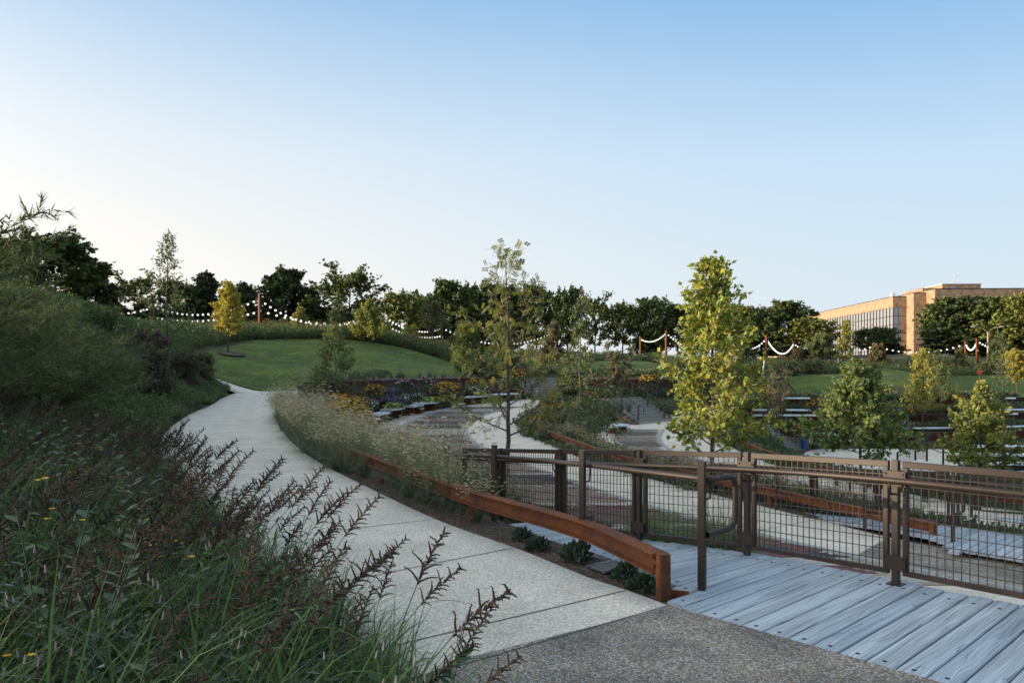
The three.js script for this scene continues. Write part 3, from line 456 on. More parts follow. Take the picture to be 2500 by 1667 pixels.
function handrail(off, label, detail) {
  const th = thing('ramp_handrail', label, 'handrail', V(off[0], off[2], -off[1]));
  const post = [[1.476, 5.72], [0.66, 6.9], [-0.21, 8.75], [-0.9, 10.2]].map(([x, d]) => V(x, deckY(d), -d)), pts = [];
  for (const p of post) { const g = new GB(); g.sweep(rect(0.056, 0.056, 0.004), [p.clone(), p.clone().setY(p.y + 0.99)], { up: V(0.5, 0, -0.8) }); part('post', g, M.bronze, th); const q = p.clone(); q.x += 0.075; q.z -= 0.03; q.y += 0.845; pts.push(q); const bg = new GB(); bg.tube([V(p.x + 0.02, p.y + 0.69, p.z - 0.01), V(p.x + 0.07, p.y + 0.7, p.z - 0.03), V(q.x, q.y - 0.06, q.z), V(q.x, q.y - 0.015, q.z)], 0.009, 6); part('bracket', bg, M.bronze, th); }
  const dir = post[0].clone().sub(post[1]).setY(0).normalize(), q0 = pts[0], end = q0.clone().addScaledVector(dir, -0.0), path = [...spline(pts.slice().reverse(), 30)];
  const ax = V(0.74, 0, -0.67), c = q0.clone(), k = (s, y) => c.clone().addScaledVector(ax, s).setY(c.y + y);
  path.push(k(0.12, 0.0), k(0.27, -0.005), k(0.335, -0.03), k(0.355, -0.09), k(0.355, -0.33), k(0.335, -0.39), k(0.27, -0.42), k(0.1, -0.425), k(-0.05, -0.425));
  part('rail_pipe', new GB().tube(new THREE.CatmullRomCurve3(path, false, 'centripetal').getPoints(240), 0.024, 10), M.bronze, th);
  return th;
}
const IPROF = (() => { const h = 0.078, w = 0.07, f = 0.011, t = 0.005; return [[-w, -h], [w, -h], [w, -h + f], [t, -h + f], [t, h - f], [w, h - f], [w, h], [-w, h], [-w, h - f], [-t, h - f], [-t, -h + f], [-w, -h + f]]; })();
function edgingBeam(off, curve, label, segLen, endPost) {
  const th = thing('edging_beam', label, 'steel beam', V(off[0], off[2], -off[1])); const pts = spline(curve, 140); let run = [pts[0]], len = 0, all = 0;
  for (let i = 1; i < pts.length; i++) {
    len += pts[i].distanceTo(pts[i - 1]); run.push(pts[i]);
    if (len > segLen || i === pts.length - 1) { const g = new GB(); g.uo = [all, all * 0.37]; g.sweep(IPROF, run.map(p => p.clone()), { plumb: true }); part('beam', g, M.rust, th); all += len; len = 0; const p = run[run.length - 1], q = new GB(); q.sweep(rect(0.085, 0.085, 0.004), [p.clone().setY(p.y - 0.079), p.clone().setY(p.y - 0.5)], { up: V(1, 0, 0) }); if (i < pts.length - 1) part('post', q, M.rust, th); run = [pts[i].clone().addScaledVector(pts[Math.min(pts.length - 1, i + 1)].clone().sub(pts[i]).normalize(), 0.006)]; }
  }
  if (endPost) {
    const p = pts[0], t = pts[0].clone().sub(pts[2]).setY(0).normalize(), c = p.clone().addScaledVector(t, 0.045); const g = new GB(); g.sweep(rect(0.09, 0.075, 0.005), [c.clone().setY(p.y + 0.085), c.clone().setY(p.y - 0.36)], { up: t }); part('end_post', g, M.rust, th);
    const n = V(t.z, 0, -t.x); if (n.x > 0) n.multiplyScalar(-1); const clip = new GB(), cc = p.clone().addScaledVector(t, -0.05).addScaledVector(n, 0.012); plate(clip, cc, t, 0.09, 0.12, 0.01); const pl = part('clip_plate', clip, M.rust, th);
    for (const y of [-0.035, 0.035]) { const s = new THREE.CylinderGeometry(0.014, 0.014, 0.016, 6); s.rotateX(Math.PI / 2); s.rotateY(Math.atan2(n.x, n.z)); const k = cc.clone().addScaledVector(n, 0.012); s.translate(k.x, k.y + y, k.z); part('bolt', s, M.rust, pl); }
    const kb = new GB(); kb.bar(c.clone().setY(p.y - 0.24).add(V(0.05, 0, -0.06)), c.clone().setY(p.y - 0.24).add(V(0.2, 0, -0.02)), 0.012, 0.07, 0.002); part('kick_plate', kb, M.rust, th);
  }
  return th;
}
const U1 = [0, 0, 0], U2 = [5.45, 5.85, -0.99], U3 = [10.95, 11.7, -1.98];
boardwalk(U1, 'weathered grey boardwalk of wide planks beside the pebbled landing', -22, 34, true);
boardwalk(U2, 'weathered grey boardwalk on the lower terrace seen through the near fence', -20, 22, true);
boardwalk(U3, 'small weathered boardwalk on the third terrace behind two fences', -16, 14, false);
guardFence(U1, 'bronze guard fence of wire-mesh panels along the near boardwalk', 0, 8, true);
guardFence(U2, 'bronze wire-mesh guard fence along the boardwalk one terrace down', 0, 8, false);
guardFence(U3, 'bronze wire-mesh guard fence along the third terrace boardwalk', 0, 8, false);
handrail(U1, 'bronze pipe handrail with looped end on the near boardwalk');
handrail(U2, 'bronze pipe handrail with looped end on the second boardwalk');
handrail(U3, 'bronze pipe handrail on the third terrace boardwalk');
const beamCurve = (edge, from, to, off, yf, pre) => { const c = spline(edge, 220).filter(p => -p.z > from && -p.z < to); const o = offsetCurve(c, off); if (o[0].x < c[0].x) { const q = offsetCurve(c, -off); return [...pre, ...q.map(p => V(p.x, yf(-p.z) + 0.225, p.z))]; } return [...pre, ...o.map(p => V(p.x, yf(-p.z) + 0.225, p.z))]; };
edgingBeam(U1, beamCurve(L1R, 6.3, 32, 0.42, yL1, [V(1.13, 0.225, -5.62)]).concat([V(-9.6, 0.31, -35.5), V(-8.9, 0.25, -36.8)]), 'rusted steel I-beam edging along the upper path, bolted to an end post', 3.2, true);
edgingBeam(U1, beamCurve(L2R, 11.9, 44, 0.42, yL2, []).map((p, i) => p), 'rusted steel I-beam edging curving along the lower walk', 3.4, true);
edgingBeam(U1, beamCurve(L3R, 17.4, 34, 0.42, yL3, []), 'rusted steel I-beam edging on the third terrace behind the fences', 3.4, true);

// drain grate in the mulch by the first beam
{ const t = thing('drain_grate', 'small metal slot drain grate in the mulch under the beam', 'grate', gnd(1490, 1382, -0.02)); t.rotation.y = 0.6; part('pit_shade_plate', new GB().box(0, -0.02, 0, 0.34, 0.02, 0.22), M.black, t); part('frame', new GB().box(0, 0, -0.11, 0.34, 0.02, 0.02).box(0, 0, 0.11, 0.34, 0.02, 0.02), M.steel, t); for (let k = 0; k < 9; k++) part('slat', new GB().box(-0.15 + k * 0.0375, 0, 0, 0.009, 0.018, 0.2), M.steel, t); }  // black plate under the slats stands in for the shade inside the drain

// ---------------------------------------------------------------- retaining walls, benches, steps
function plankWall(name, curve, y0f, y1f, label, cw = 0.42, lean = 0) {
  const L = new THREE.CatmullRomCurve3(curve, false, 'centripetal').getLength(), n = Math.round(L / cw), c = spline(curve, n), th = thing(name, label, 'retaining wall'), r = RNG(n + 7);
  const cap = new GB(); const back = new GB();
  for (let i = 0; i < n; i++) {
    const a = c[i], b = c[i + 1], t = b.clone().sub(a).normalize(), nn = V(t.z, 0, -t.x), m = a.clone().lerp(b, 0.5), y0 = y0f(m), y1 = y1f(m) + 0.02 * (r() - 0.5), s = (r() - 0.5) * 0.05;
    const g = new GB(); g.uo = [r() * 3, r() * 3]; g.sweep(rect(0.09, y1 - y0, 0.006), [a.clone().addScaledVector(t, 0.008).addScaledVector(nn, s).setY((y0 + y1) / 2), b.clone().addScaledVector(t, -0.008).addScaledVector(nn, s).setY((y0 + y1) / 2)]);
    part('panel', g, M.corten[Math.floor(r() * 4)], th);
  }
  const bk = new GB(); bk.sweep(rect(0.06, 1), c.map(p => V(p.x, 0, p.z)).map((p, i, q) => { const t = q[Math.min(n, i + 1)].clone().sub(q[Math.max(0, i - 1)]).normalize(); const k = V(t.z, 0, -t.x); if (k.z > 0) k.multiplyScalar(-1); const y0 = y0f(p), y1 = y1f(p) - 0.05; return V(p.x + k.x * 0.1, (y0 + y1) / 2, p.z + k.z * 0.1); }), { plumb: true }); part('backing', bk, M.black, th);
  return th;
}
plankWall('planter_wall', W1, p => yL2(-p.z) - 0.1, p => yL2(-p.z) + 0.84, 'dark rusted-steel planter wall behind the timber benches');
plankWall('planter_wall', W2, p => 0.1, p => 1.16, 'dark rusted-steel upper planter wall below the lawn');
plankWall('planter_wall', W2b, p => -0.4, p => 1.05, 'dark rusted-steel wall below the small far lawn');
// planting soil behind the walls
function bedStrip(A, B, y0, y1, label) { const a = spline(A, 50), b = spline(B, 50), g = new GB(); for (let i = 0; i <= 50; i++) for (let k = 0; k <= 3; k++) { const p = a[i].clone().lerp(b[i], k / 3); g.v(p.x, (typeof y0 === 'function' ? y0(a[i]) : y0) * (1 - k / 3) + y1 * k / 3, p.z, p.x, p.z); } for (let i = 0; i < 50; i++) for (let k = 0; k < 3; k++) { const q = i * 4 + k; g.i.push(q, q + 1, q + 5, q, q + 5, q + 4); } return solo('planting_bed', g, M.mulch, label, 'soil', null, 'structure'); }
bedStrip(W1, W2, p => yL2(-p.z) + 0.72, 0.4, 'dark planting soil between the two planter walls');
bedStrip(W2, W2.map(p => V(p.x - 1.7, 0, p.z - 1.5)), 1.08, 1.3, 'grassy rim behind the upper planter wall');
bedStrip(W2b, W2b.map(p => V(p.x, 0, p.z - 2)), 1.0, 1.28, 'grassy rim behind the far planter wall');
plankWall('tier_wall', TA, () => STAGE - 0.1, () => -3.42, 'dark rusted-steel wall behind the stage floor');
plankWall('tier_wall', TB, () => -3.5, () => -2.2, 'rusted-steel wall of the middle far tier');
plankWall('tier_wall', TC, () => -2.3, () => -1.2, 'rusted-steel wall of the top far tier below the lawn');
bedStrip(TA, TB, -3.42, -3.3, 'walkway soil of the lowest far tier'); bedStrip(TB, TC, -2.24, -2.15, 'planting soil of the middle far tier');
// pale ledges along the far tiers
{ const c = spline(TA, 40), g = t => { const q = new GB(); q.sweep(rect(0.7, 0.1), c.slice(6, 38).map(p => { return V(p.x, -3.12, p.z - 0.9); })); return q; }; const th = thing('ledge_walk', 'long pale timber ledge on the lowest far tier', 'ledge'); part('ledge', g(), M.benchWood, th); for (let i = 8; i < 38; i += 4) part('post', new GB().box(c[i].x, -3.27, c[i].z - 0.8, 0.07, 0.22, 0.07), M.rust, th); }
// timber benches: staggered slabs on dark boxes
function bench(p, dir, len, label, group, y = 0.4, deep = 0.55, th0 = 0.1) {
  const t = thing('timber_bench', label, 'bench', p, group); t.rotation.y = Math.atan2(-dir.z, dir.x);
  const r = RNG(Math.floor(p.x * 91 + p.z * 17) >>> 0);
  const s = new GB(); s.uo = [r() * 2, r()]; s.sweep(rect(deep, th0, 0.02), [V(-len / 2, y, 0), V(-len / 6, y + 0.005, 0), V(len / 6, y - 0.004, 0), V(len / 2, y, 0)]); part('seat', s, M.benchWood, t);
  for (const k of [-0.36, 0.36]) { const g = new GB(); g.box(k * len, (y - 0.06) / 2, 0, 0.12, y - 0.06, deep * 0.7); part('leg', g, M.rust, t); }
  return t;
}
{
  const c = spline(W1, 200), put = (u, v, len, y, dy, out, lab) => { let best = 0, m = 1e9; const g0 = gnd(u, v, yL2(34)); for (let i = 2; i < 198; i++) { const px = 1250 + F * c[i].x / -c[i].z; const k = Math.abs(px - u); if (k < m) { m = k; best = i; } } const p = c[best], t = c[best + 2].clone().sub(c[best - 2]).normalize(), n = V(-t.z, 0, t.x); if (n.x < 0) n.multiplyScalar(-1); bench(V(p.x, yL2(-p.z), p.z).addScaledVector(n, out), t, len, lab, 'timber benches along the planter wall', y); };
  put(874, 0, 1.1, 0.3, 0, 0.5, 'short grey timber bench half hidden by yellow flowers'); put(900, 1030, 1.5, 0.42, 0, 0.5, 'front slab of the grey timber bench pair beside the yellow flowers'); put(938, 1025, 1.9, 0.46, 0, 0.42, 'longer slab of the grey timber bench pair beside the yellow flowers');
  put(988, 1012, 1.3, 0.42, 0, 0.5, 'short slab of the timber bench pair below the lavender'); put(1022, 1006, 2.3, 0.46, 0, 0.42, 'long slab of the timber bench pair below the lavender');
  put(1150, 985, 3.0, 0.46, 0, 0.42, 'timber bench against the planter wall behind the young locust tree'); put(1216, 980, 3.0, 0.46, 0, 0.42, 'timber bench at the foot of the far steps');
  bench(V(5.05, yL3(33.5), -35.2), V(0.6, 0, -0.8), 1.4, 'pale timber bench in the shade of the birch sapling', 'timber benches on the inner terrace', 0.42);
  for (const [u, v, len, d, l] of [[1888, 972, 6.4, 66, 'pale timber bench of the top row behind the birch clump'], [1862, 1001, 1.6, 63, 'pale timber bench beside the steps, half hidden by the maple'], [1950, 1001, 2.0, 63.5, 'short pale timber bench right of the birch clump'], [1930, 1014, 6.2, 62.6, 'long pale timber bench behind the birch clump'], [2020, 1060, 2.6, 58.6, 'timber bench behind the black bin'], [2036, 1076, 3.4, 56.5, 'timber bench beside the black bin'], [2240, 973, 1.2, 70.5, 'white-topped bench on the top far tier'], [2445, 972, 2.4, 70, 'white-topped bench against the top tier wall'], [2480, 1000, 3.2, 66, 'timber bench under the top far tier'], [2440, 1010, 3.0, 65.2, 'timber bench beside the rusted fins']]) { const p = at(u, v, d); const y = 0.4; p.y -= y; bench(p, V(1, 0, 0.03), len, l, 'timber benches on the far tiers', y, 0.6, 0.14); }
}
// steps
function stairs(p, w, n, rise, run, dir, label, rails, stoneSide) {                 // p: middle of the lowest nose, dir: way up
  const th = thing('stone_steps', label, 'steps', p); th.rotation.y = Math.atan2(-dir.x, -dir.z);
  for (let i = 0; i < n; i++) { const g = new GB(); g.uo = [i * 0.7, i * 0.31]; g.box(0, (i + 0.5) * rise - 0.15, -(i + 0.5) * run - 0.1, w, rise + 0.3, run + 0.2); const st = part('step', g, M.granite, th); part('tread', new GB().box(0, (i + 1) * rise + 0.016, -(i + 0.5) * run, w + 0.01, 0.035, run + 0.03), M.treadMat, st); }
  for (const s of [-1, 1]) {
    for (let i = 0; i < n; i += 1) if (stoneSide) for (let k = 0; k < 2; k++) { const g = new GB(); g.uo = [i, k]; g.box(s * (w / 2 + 0.2), i * rise * 0.92 - 0.15 + k * 0.2, -i * run - k * 0.15, 0.36, 0.19, run * 1.1); part('stone_block', g, M.stone[(i * 2 + k) % 3], th); }
  }
  rails.forEach(([x, side]) => {
    const r = thing('stair_handrail', `dark metal handrail ${side}`, 'handrail', p, 'handrails of the stone steps'); r.rotation.y = th.rotation.y;
    const P = []; for (const k of [0.3, 0.5 * n, n - 0.5]) { const b = V(x, k * rise + 0.04, -k * run - 0.05); part('post', new GB().sweep(rect(0.06, 0.06), [b, b.clone().setY(b.y + 0.92)], { up: V(1, 0, 0) }), M.bronze, r); P.push(b.clone().setY(b.y + 0.9)); }
    part('rail', new GB().tube([P[0].clone().add(V(0, -0.45, 0.34)), P[0].clone().add(V(0, -0.05, 0.36)), P[0].clone().add(V(0, 0, 0.22)), ...P, P[2].clone().add(V(0, 0, -0.4))], 0.024, 7), M.bronze, r);
    part('lower_rail', new GB().tube(P.map(q => q.clone().setY(q.y - 0.65)), 0.016, 6), M.bronze, r);
  });
  return th;
}
M.treadMat = std({ color: rgb(0.62, 0.63, 0.64), map: M.granite.map, roughness: 0.8 });
stairs(V(21.1, STAGE, -55.2), 4.2, 11, 0.165, 0.31, V(-0.68, 0, -0.73), 'pale stone steps leading down to the stage floor beside the bins', [[-2.0, 'on the stone-block side of the steps down to the stage'], [1.6, 'on the bin side of the steps down to the stage']], true);
stairs(V(7.75, -1.17, -39.5), 3.0, 8, 0.16, 0.3, V(-0.68, 0, -0.73), 'pale stone steps between the inner terrace and the walk behind the maple', [[-1.4, 'beside the fountain grass on the middle steps'], [0.9, 'on the maple side of the middle steps']], true);
stairs(V(2.9, -0.32, -51.0), 3.2, 9, 0.16, 0.32, V(-0.28, 0, -0.96), 'pale stone steps climbing to the lawn behind the young locust tree', [[-1.6, 'on the bench side of the far steps to the lawn'], [1.6, 'on the birch side of the far steps to the lawn']], false);
// bins
function bin(p, m, lid, label) { const t = thing('litter_bin', label, 'bin', p, null); const prof = [[0.2, 0], [0.22, 0.02], [0.25, 0.75], [0.275, 0.77], [0.275, 0.82], [0.24, 0.83]].map(q => new THREE.Vector2(...q)); part('body', new THREE.LatheGeometry(prof, 20), m, t); part('lid', new THREE.LatheGeometry([[0.0, 1.0], [0.14, 0.98], [0.25, 0.9], [0.285, 0.82], [0.27, 0.81]].map(q => new THREE.Vector2(...q)), 20), lid, t); return t; }
const bb = bin(at(1964, 1096, 55.4), M.blue, std({ color: rgb(0.1, 0.2, 0.42), roughness: 0.4 }), 'blue recycling bin at the foot of the steps'); bb.scale.setScalar(1.05);
const kb = bin(at(1991, 1096, 56.2), M.black, M.black, 'black litter bin beside the blue recycling bin'); kb.scale.set(1.3, 1.2, 1.3);
{ const t = thing('wall_box', 'small pale box between the blue and black bins', 'box', at(1978, 1092, 55.9)); part('body', new GB().box(0, 0.5, 0, 0.14, 0.34, 0.12), std({ color: rgb(0.4, 0.5, 0.6) }), t); part('stand', new GB().box(0, 0.15, 0, 0.05, 0.42, 0.05), M.black, t); }
// timber seating tiers near the stage, right
for (let k = 0; k < 5; k++) { const y = -2.75 - k * 0.36, d = 43.5 - k * 1.15, x = 26.2 - k * 0.5, len = 12; const t = thing('seating_tier', ['highest', 'second', 'third', 'fourth', 'lowest'][k] + ' broad grey timber seating step beside the stage railing', 'seating', V(x + len / 2, y, -d), 'timber seating steps by the stage'); const r = RNG(k + 3); for (let q = 0; q < 4; q++) { const g = new GB(); g.uo = [r() * 2, r()]; g.sweep(rect(0.72, 0.12, 0.015), [V(-len / 2 + q * 3 + 0.01, -0.06, 0), V(-len / 2 + q * 3 + 2.98, -0.06, 0)]); part('plank', g, M.benchWood, t); } part('riser', new GB().box(0, -0.5, -0.1, len - 0.3, 0.76, 0.5), M.black, t); }
{ // railing beside it
  const t = thing('stage_railing', 'short bronze railing with mesh beside the timber seating steps', 'railing'); const P = [[2192, 1150, 40], [2236, 1124, 41], [2264, 1126, 40.4], [2304, 1142, 39.6]].map(q => at(...q)); const T = P.map(p => p.clone().setY(p.y + 1.0)); P.forEach((p, i) => part('post', new GB().sweep(rect(0.075, 0.075), [p, T[i]], { up: V(1, 0, 0) }), M.bronze, t)); for (let i = 0; i < 3; i++) { part('top_rail', new GB().bar(T[i], T[i + 1], 0.05, 0.06), M.bronze, t); part('middle_rail', new GB().bar(T[i].clone().setY(T[i].y - 0.22), T[i + 1].clone().setY(T[i + 1].y - 0.22), 0.035, 0.035), M.bronze, t); }
  const w = new GB(); for (let i = 0; i < 2; i++) { for (let k = 1; k < 12; k++) { const a = P[i].clone().lerp(P[i + 1], k / 12); w.bar(a.clone().setY(a.y + 0.1), a.clone().setY(a.y + 0.95), 0.008, 0.008, 0, V(1, 0, 0)); } for (let k = 1; k < 7; k++) w.bar(P[i].clone().setY(P[i].y + k * 0.14), P[i + 1].clone().setY(P[i + 1].y + k * 0.14), 0.008, 0.008); } const wm = part('wire_mesh', w, M.wire, t); wm.userData.kind = 'stuff';
}
// curved pale bench seen through the fence
{ const t = thing('curved_bench', 'curved pale timber bench on the third terrace behind the fences', 'bench'); const c = spline([at(2214, 1140, 27), at(2260, 1146, 26), at(2300, 1152, 25.2), at(2345, 1156, 25)], 12); for (let i = 0; i < 12; i += 3) { const g = new GB(); g.uo = [i, 0.2 * i]; g.sweep(rect(0.5, 0.12, 0.015), c.slice(i, i + 4)); part('plank', g, M.benchWood, t); } for (const i of [1, 6, 11]) part('leg', new GB().box(c[i].x, c[i].y - 0.28, c[i].z, 0.3, 0.44, 0.3), M.rust, t); }
// ---------------------------------------------------------------- office building behind the park
M.brickWall = std({ roughness: 0.9, map: tex(512, 512, (u, v, i, j) => { const row = Math.floor(v * 64), n = hash2(Math.floor(u * 24 + (row % 2) * 0.5), row, 8), e = (v * 64 % 1) < 0.16 ? 0.86 : 1, k = (0.78 + 0.3 * (n - 0.5) + 0.25 * (pfbm(u, v, 6, 6, 3, 3) - 0.5)) * e; return [k * 0.79, k * 0.655, k * 0.525]; }, true, [4.8, 4.8]) });
M.mirror = std({ color: rgb(0.72, 0.67, 0.61), metalness: 0.95, roughness: 0.07 });
M.mirrorDark = std({ color: rgb(0.24, 0.24, 0.26), metalness: 0.95, roughness: 0.06 });
M.mullion = std({ color: rgb(0.02, 0.016, 0.014), roughness: 0.5, metalness: 0.3 });
M.coping = std({ color: rgb(0.5, 0.47, 0.44), roughness: 0.6 });
{
  const D = 170, b = thing('office_building', 'tan brick office block with a mirrored glass facade behind the park trees', 'building', at(2181, 893, D));
  b.rotation.y = Math.atan2(0.054, 1) * -1;                            // local: -z along the long glass side, +x along the entrance side
  const box = (x0, x1, y0, y1, z0, z1) => new GB().box((x0 + x1) / 2, (y0 + y1) / 2, (z0 + z1) / 2, x1 - x0, y1 - y0, z1 - z0);
  const T = 15.9, G = 13.5, LEN = 70;
  part('core', box(0.35, 40, -1, T - 0.3, -LEN, -0.35), M.mullion, b);
  part('parapet', box(0, 3.1, G, T, -LEN, 0), M.brickWall, b);
  part('coping', box(-0.06, 3.1, T, T + 0.14, -LEN - 0.1, 0.06), M.mullion, b);
  const rows = 7, rh = (G + 0.4) / rows, pw = 1.75, n = 34; const r = RNG(12), pane = new THREE.BoxGeometry(0.05, rh - 0.1, pw - 0.12), jit = () => (r() - 0.5) * 0.012;
  for (let j = 0; j < rows; j++) for (let i = 0; i < n; i++) { if (j < 2 && i > 16) continue; const m = part('window_pane', pane, M.mirror, b, V(0.16, -0.4 + (j + 0.5) * rh, -(i + 0.5) * pw - 0.1)); m.rotation.y = jit(); m.rotation.z = jit() * 0.6; }
  const mu = new GB(); for (let i = 0; i <= n; i++) mu.box(0.11, G / 2 - 0.2, -i * pw - 0.1, 0.16, G + 0.4, 0.1); part('mullions', mu, M.mullion, b);
  const tr = new GB(); for (let j = 0; j < rows; j++) tr.box(0.12, -0.4 + j * rh, -n * pw / 2, 0.12, 0.1, n * pw); part('transoms', tr, M.mullion, b);
  // entrance side
  for (let j = 0; j < rows; j++) for (let i = 0; i < 2; i++) { const w = i ? 1.75 : 1.25, x = i ? 1.3 + w / 2 : 0.05 + w / 2; part('window_pane', new THREE.BoxGeometry(w - 0.1, rh - 0.1, 0.05), M.mirrorDark, b, V(x, -0.4 + (j + 0.5) * rh, -0.14)); }
  part('pier', box(3.1, 5.9, -1, T + 0.5, -10, 3.3), M.brickWall, b); part('pier_coping', box(3.04, 5.9, T + 0.5, T + 0.64, -10.06, 3.36), M.mullion, b);
  part('wing', box(5.9, 70, 10.6, T + 1.0, -40, 7.0), M.brickWall, b); part('wing_coping', box(5.84, 70, T + 1.0, T + 1.14, -40, 7.06), M.mullion, b);
  part('wing_base', box(6.8, 70, -1, 10.6, -40, 6.4), M.mirrorDark, b);
  part('penthouse', box(13.4, 22.2, T + 1, T + 3.3, -16, -4.5), M.brickWall, b); part('penthouse_coping', box(13.3, 22.3, T + 3.3, T + 3.5, -16.1, -4.4), M.coping, b);
  part('penthouse', box(10.6, 13.4, T + 1, T + 2.9, -18, -8), M.brickWall, b);
  part('louvre', box(15.4, 16.8, T + 1.2, T + 2.7, -4.5, -4.42), M.steel, b);
  part('roof_unit', box(3.4, 4.2, T + 0.1, T + 1.7, -9, -8), std({ color: rgb(0.75, 0.75, 0.75) }), b);
  const rr = new GB(); for (let i = 0; i < 9; i++) rr.tube([V(4.6 + i * 0.9, T + 0.4, -2), V(4.6 + i * 0.9, T + 1.9, -2)], 0.03, 5); rr.tube([V(4.6, T + 1.9, -2), V(11.8, T + 1.9, -2)], 0.03, 5); rr.tube([V(4.6, T + 1.3, -2), V(11.8, T + 1.3, -2)], 0.03, 5); part('roof_railing', rr, M.steel, b);
  part('antenna', new GB().tube([V(16.5, T + 3.3, -5), V(16.5, T + 5.6, -5)], 0.05, 5).tube([V(16.5, T + 4.9, -5), V(17.6, T + 5.5, -5)], 0.03, 5), M.steel, b);
  part('antenna', new GB().tube([V(11.2, T + 2.9, -9), V(11.2, T + 4.2, -9)], 0.04, 5), M.steel, b);
  const low = thing('low_wall', 'low tan brick wall in front of the office entrance', 'wall', at(2200, 893, 160)); part('wall', new GB().box(0, 0.5, 0, 10, 1.4, 0.5), M.brickWall, low);
}
{ const g = thing('far_house', 'low orange brick building glimpsed between the trees', 'building', at(1925, 880, 190)); part('wall', new GB().box(2, 2.5, 0, 12, 5, 6), M.brickWall, g); part('roof', new GB().box(2, 5.1, 0, 12.6, 0.3, 6.6), M.mullion, g); part('window', new GB().box(1, 2.8, 3.02, 1.6, 1.4, 0.08), M.mirrorDark, g); part('window', new GB().box(4.5, 2.8, 3.02, 1.6, 1.4, 0.08), M.mirrorDark, g); }
{ const g = thing('dark_roof', 'dark gabled roof showing behind the small yellow tree', 'roof', at(948, 828, 120)); g.userData.category = 'roof'; part('gable', new GB().sweep([[-3, 0], [3, 0], [2.4, 1.8], [0.3, 1.9], [-2.2, 1.8]], [V(0, -1.2, 0), V(0, -1.2, -6)]), M.mullion, g); }

// ---------------------------------------------------------------- rusted light posts and string lights
M.bulb = std({ color: rgb(0.92, 0.9, 0.86), roughness: 0.35, emissive: rgb(1, 0.96, 0.9), emissiveIntensity: 0.6 });
const PH = 4.2, bulbGeo = new THREE.SphereGeometry(0.115, 10, 8);
function lightPost(u, vt, d, label, h = PH) {
  const top = at(u, vt, d), t = thing('light_post', label, 'light post', top.clone().setY(top.y - h), 'rusted posts carrying the string lights'); t.rotation.y = (u % 7) * 0.2;
  const I = [[-0.14, -0.14], [0.14, -0.14], [0.14, -0.12], [0.015, -0.12], [0.015, 0.12], [0.14, 0.12], [0.14, 0.14], [-0.14, 0.14], [-0.14, 0.12], [-0.015, 0.12], [-0.015, -0.12], [-0.14, -0.12]];
  part('column', new GB().sweep(I, [V(0, -1.2, 0), V(0, h, 0)], { up: V(1, 0, 0) }), M.rust, t); part('cap', new GB().box(0, h + 0.012, 0, 0.32, 0.02, 0.32), M.rust, t); part('hook', new GB().tube([V(0, h - 0.35, 0.14), V(0, h - 0.33, 0.26), V(0, h - 0.25, 0.26)], 0.014, 5), M.steel, t);
  if (h === PH) part('outlet_box', new GB().box(0, h * 0.58, 0.17, 0.14, 0.22, 0.08), M.coping, t);
  return top.clone().setY(top.y - 0.3);
}
const LP = {};
for (const [k, u, v, d, l, h] of [['a', 125, 700, 92, 'rusted light post behind the feathery shrub at the wood edge', 4.2], ['b', 373, 738, 88, 'rusted light post behind the slender sapling on the bank'], ['c', 634, 718, 77, 'tall rusted light post on the crest of the lawn beside the yellow tree'], ['d', 918, 747, 84, 'rusted light post behind the small yellow tree'], ['e', 1079, 792, 103, 'rusted light post at the right end of the meadow crest'], ['x', 1360, 800, 118, 'rusted light post hidden behind the young locust crown'], ['f', 1564, 822, 130, 'shorter rusted light post on the small far lawn'], ['g', 1627, 807, 122, 'rusted light post beside the maple on the small far lawn'], ['h', 1797, 829, 103, 'rusted light post half hidden behind the maple'], ['i', 1872, 819, 95, 'rusted light post above the leaning white pole'], ['j', 1939, 832, 118, 'rusted light post at the end of the lower string of lights'], ['k', 1989, 828, 120, 'rusted light post among the green saplings before the office'], ['l', 2138, 838, 116, 'rusted light post in front of the glass office facade'], ['m', 2359, 833, 112, 'left post of the close pair of rusted light posts'], ['n', 2387, 826, 107, 'right post of the close pair of rusted light posts'], ['o', 2540, 838, 118, 'rusted light post past the street lamp']]) LP[k] = lightPost(u, v, d, l, h || (['c', 'i', 'h', 'e', 'n'].includes(k) ? 4.2 : 3.9));
function lights(a, b, sag, label, drop = 0, spacing = 0.72) {
  const A = LP[a].clone(), B = LP[b].clone(); A.y -= drop; B.y -= drop; const t = thing('string_lights', label, 'string lights', null, 'strings of round white lights'), L = A.distanceTo(B), n = Math.max(6, Math.round(L / spacing)), pts = [];
  for (let i = 0; i <= n; i++) { const k = i / n, p = A.clone().lerp(B, k); p.y -= sag * 4 * k * (1 - k); pts.push(p); }
  part('cable', new GB().tube(pts, 0.012, 4), M.black, t);
  for (let i = 1; i < n; i++) part('bulb', bulbGeo, M.bulb, t, pts[i].clone().setY(pts[i].y - 0.12));
}
lights('a', 'b', 1.6, 'string of lights between the wood edge post and the sapling post', 0.2, 0.9); lights('b', 'c', 1.3, 'string of lights running behind the yellow tree to the tall post', 0.1, 1.0); lights('b', 'c', 0.7, 'lower string of lights behind the yellow tree', 1.4, 1.0);
lights('c', 'd', 2.1, 'deeply sagging string of lights right of the tall crest post', 0.2, 0.55); lights('c', 'd', 0.8, 'flatter string of lights between the crest post and the small yellow tree', 1.3, 0.85); lights('d', 'e', 1.3, 'string of lights over the meadow crest beyond the small yellow tree', 0.1, 0.85); lights('d', 'e', 0.9, 'lower string of lights over the meadow crest', 1.2, 0.85);
lights('e', 'x', 2.2, 'sagging string of lights left of the young locust tree', 0.1, 0.7); lights('f', 'g', 0.9, 'short string of lights between the two posts on the small far lawn', 0, 0.5);
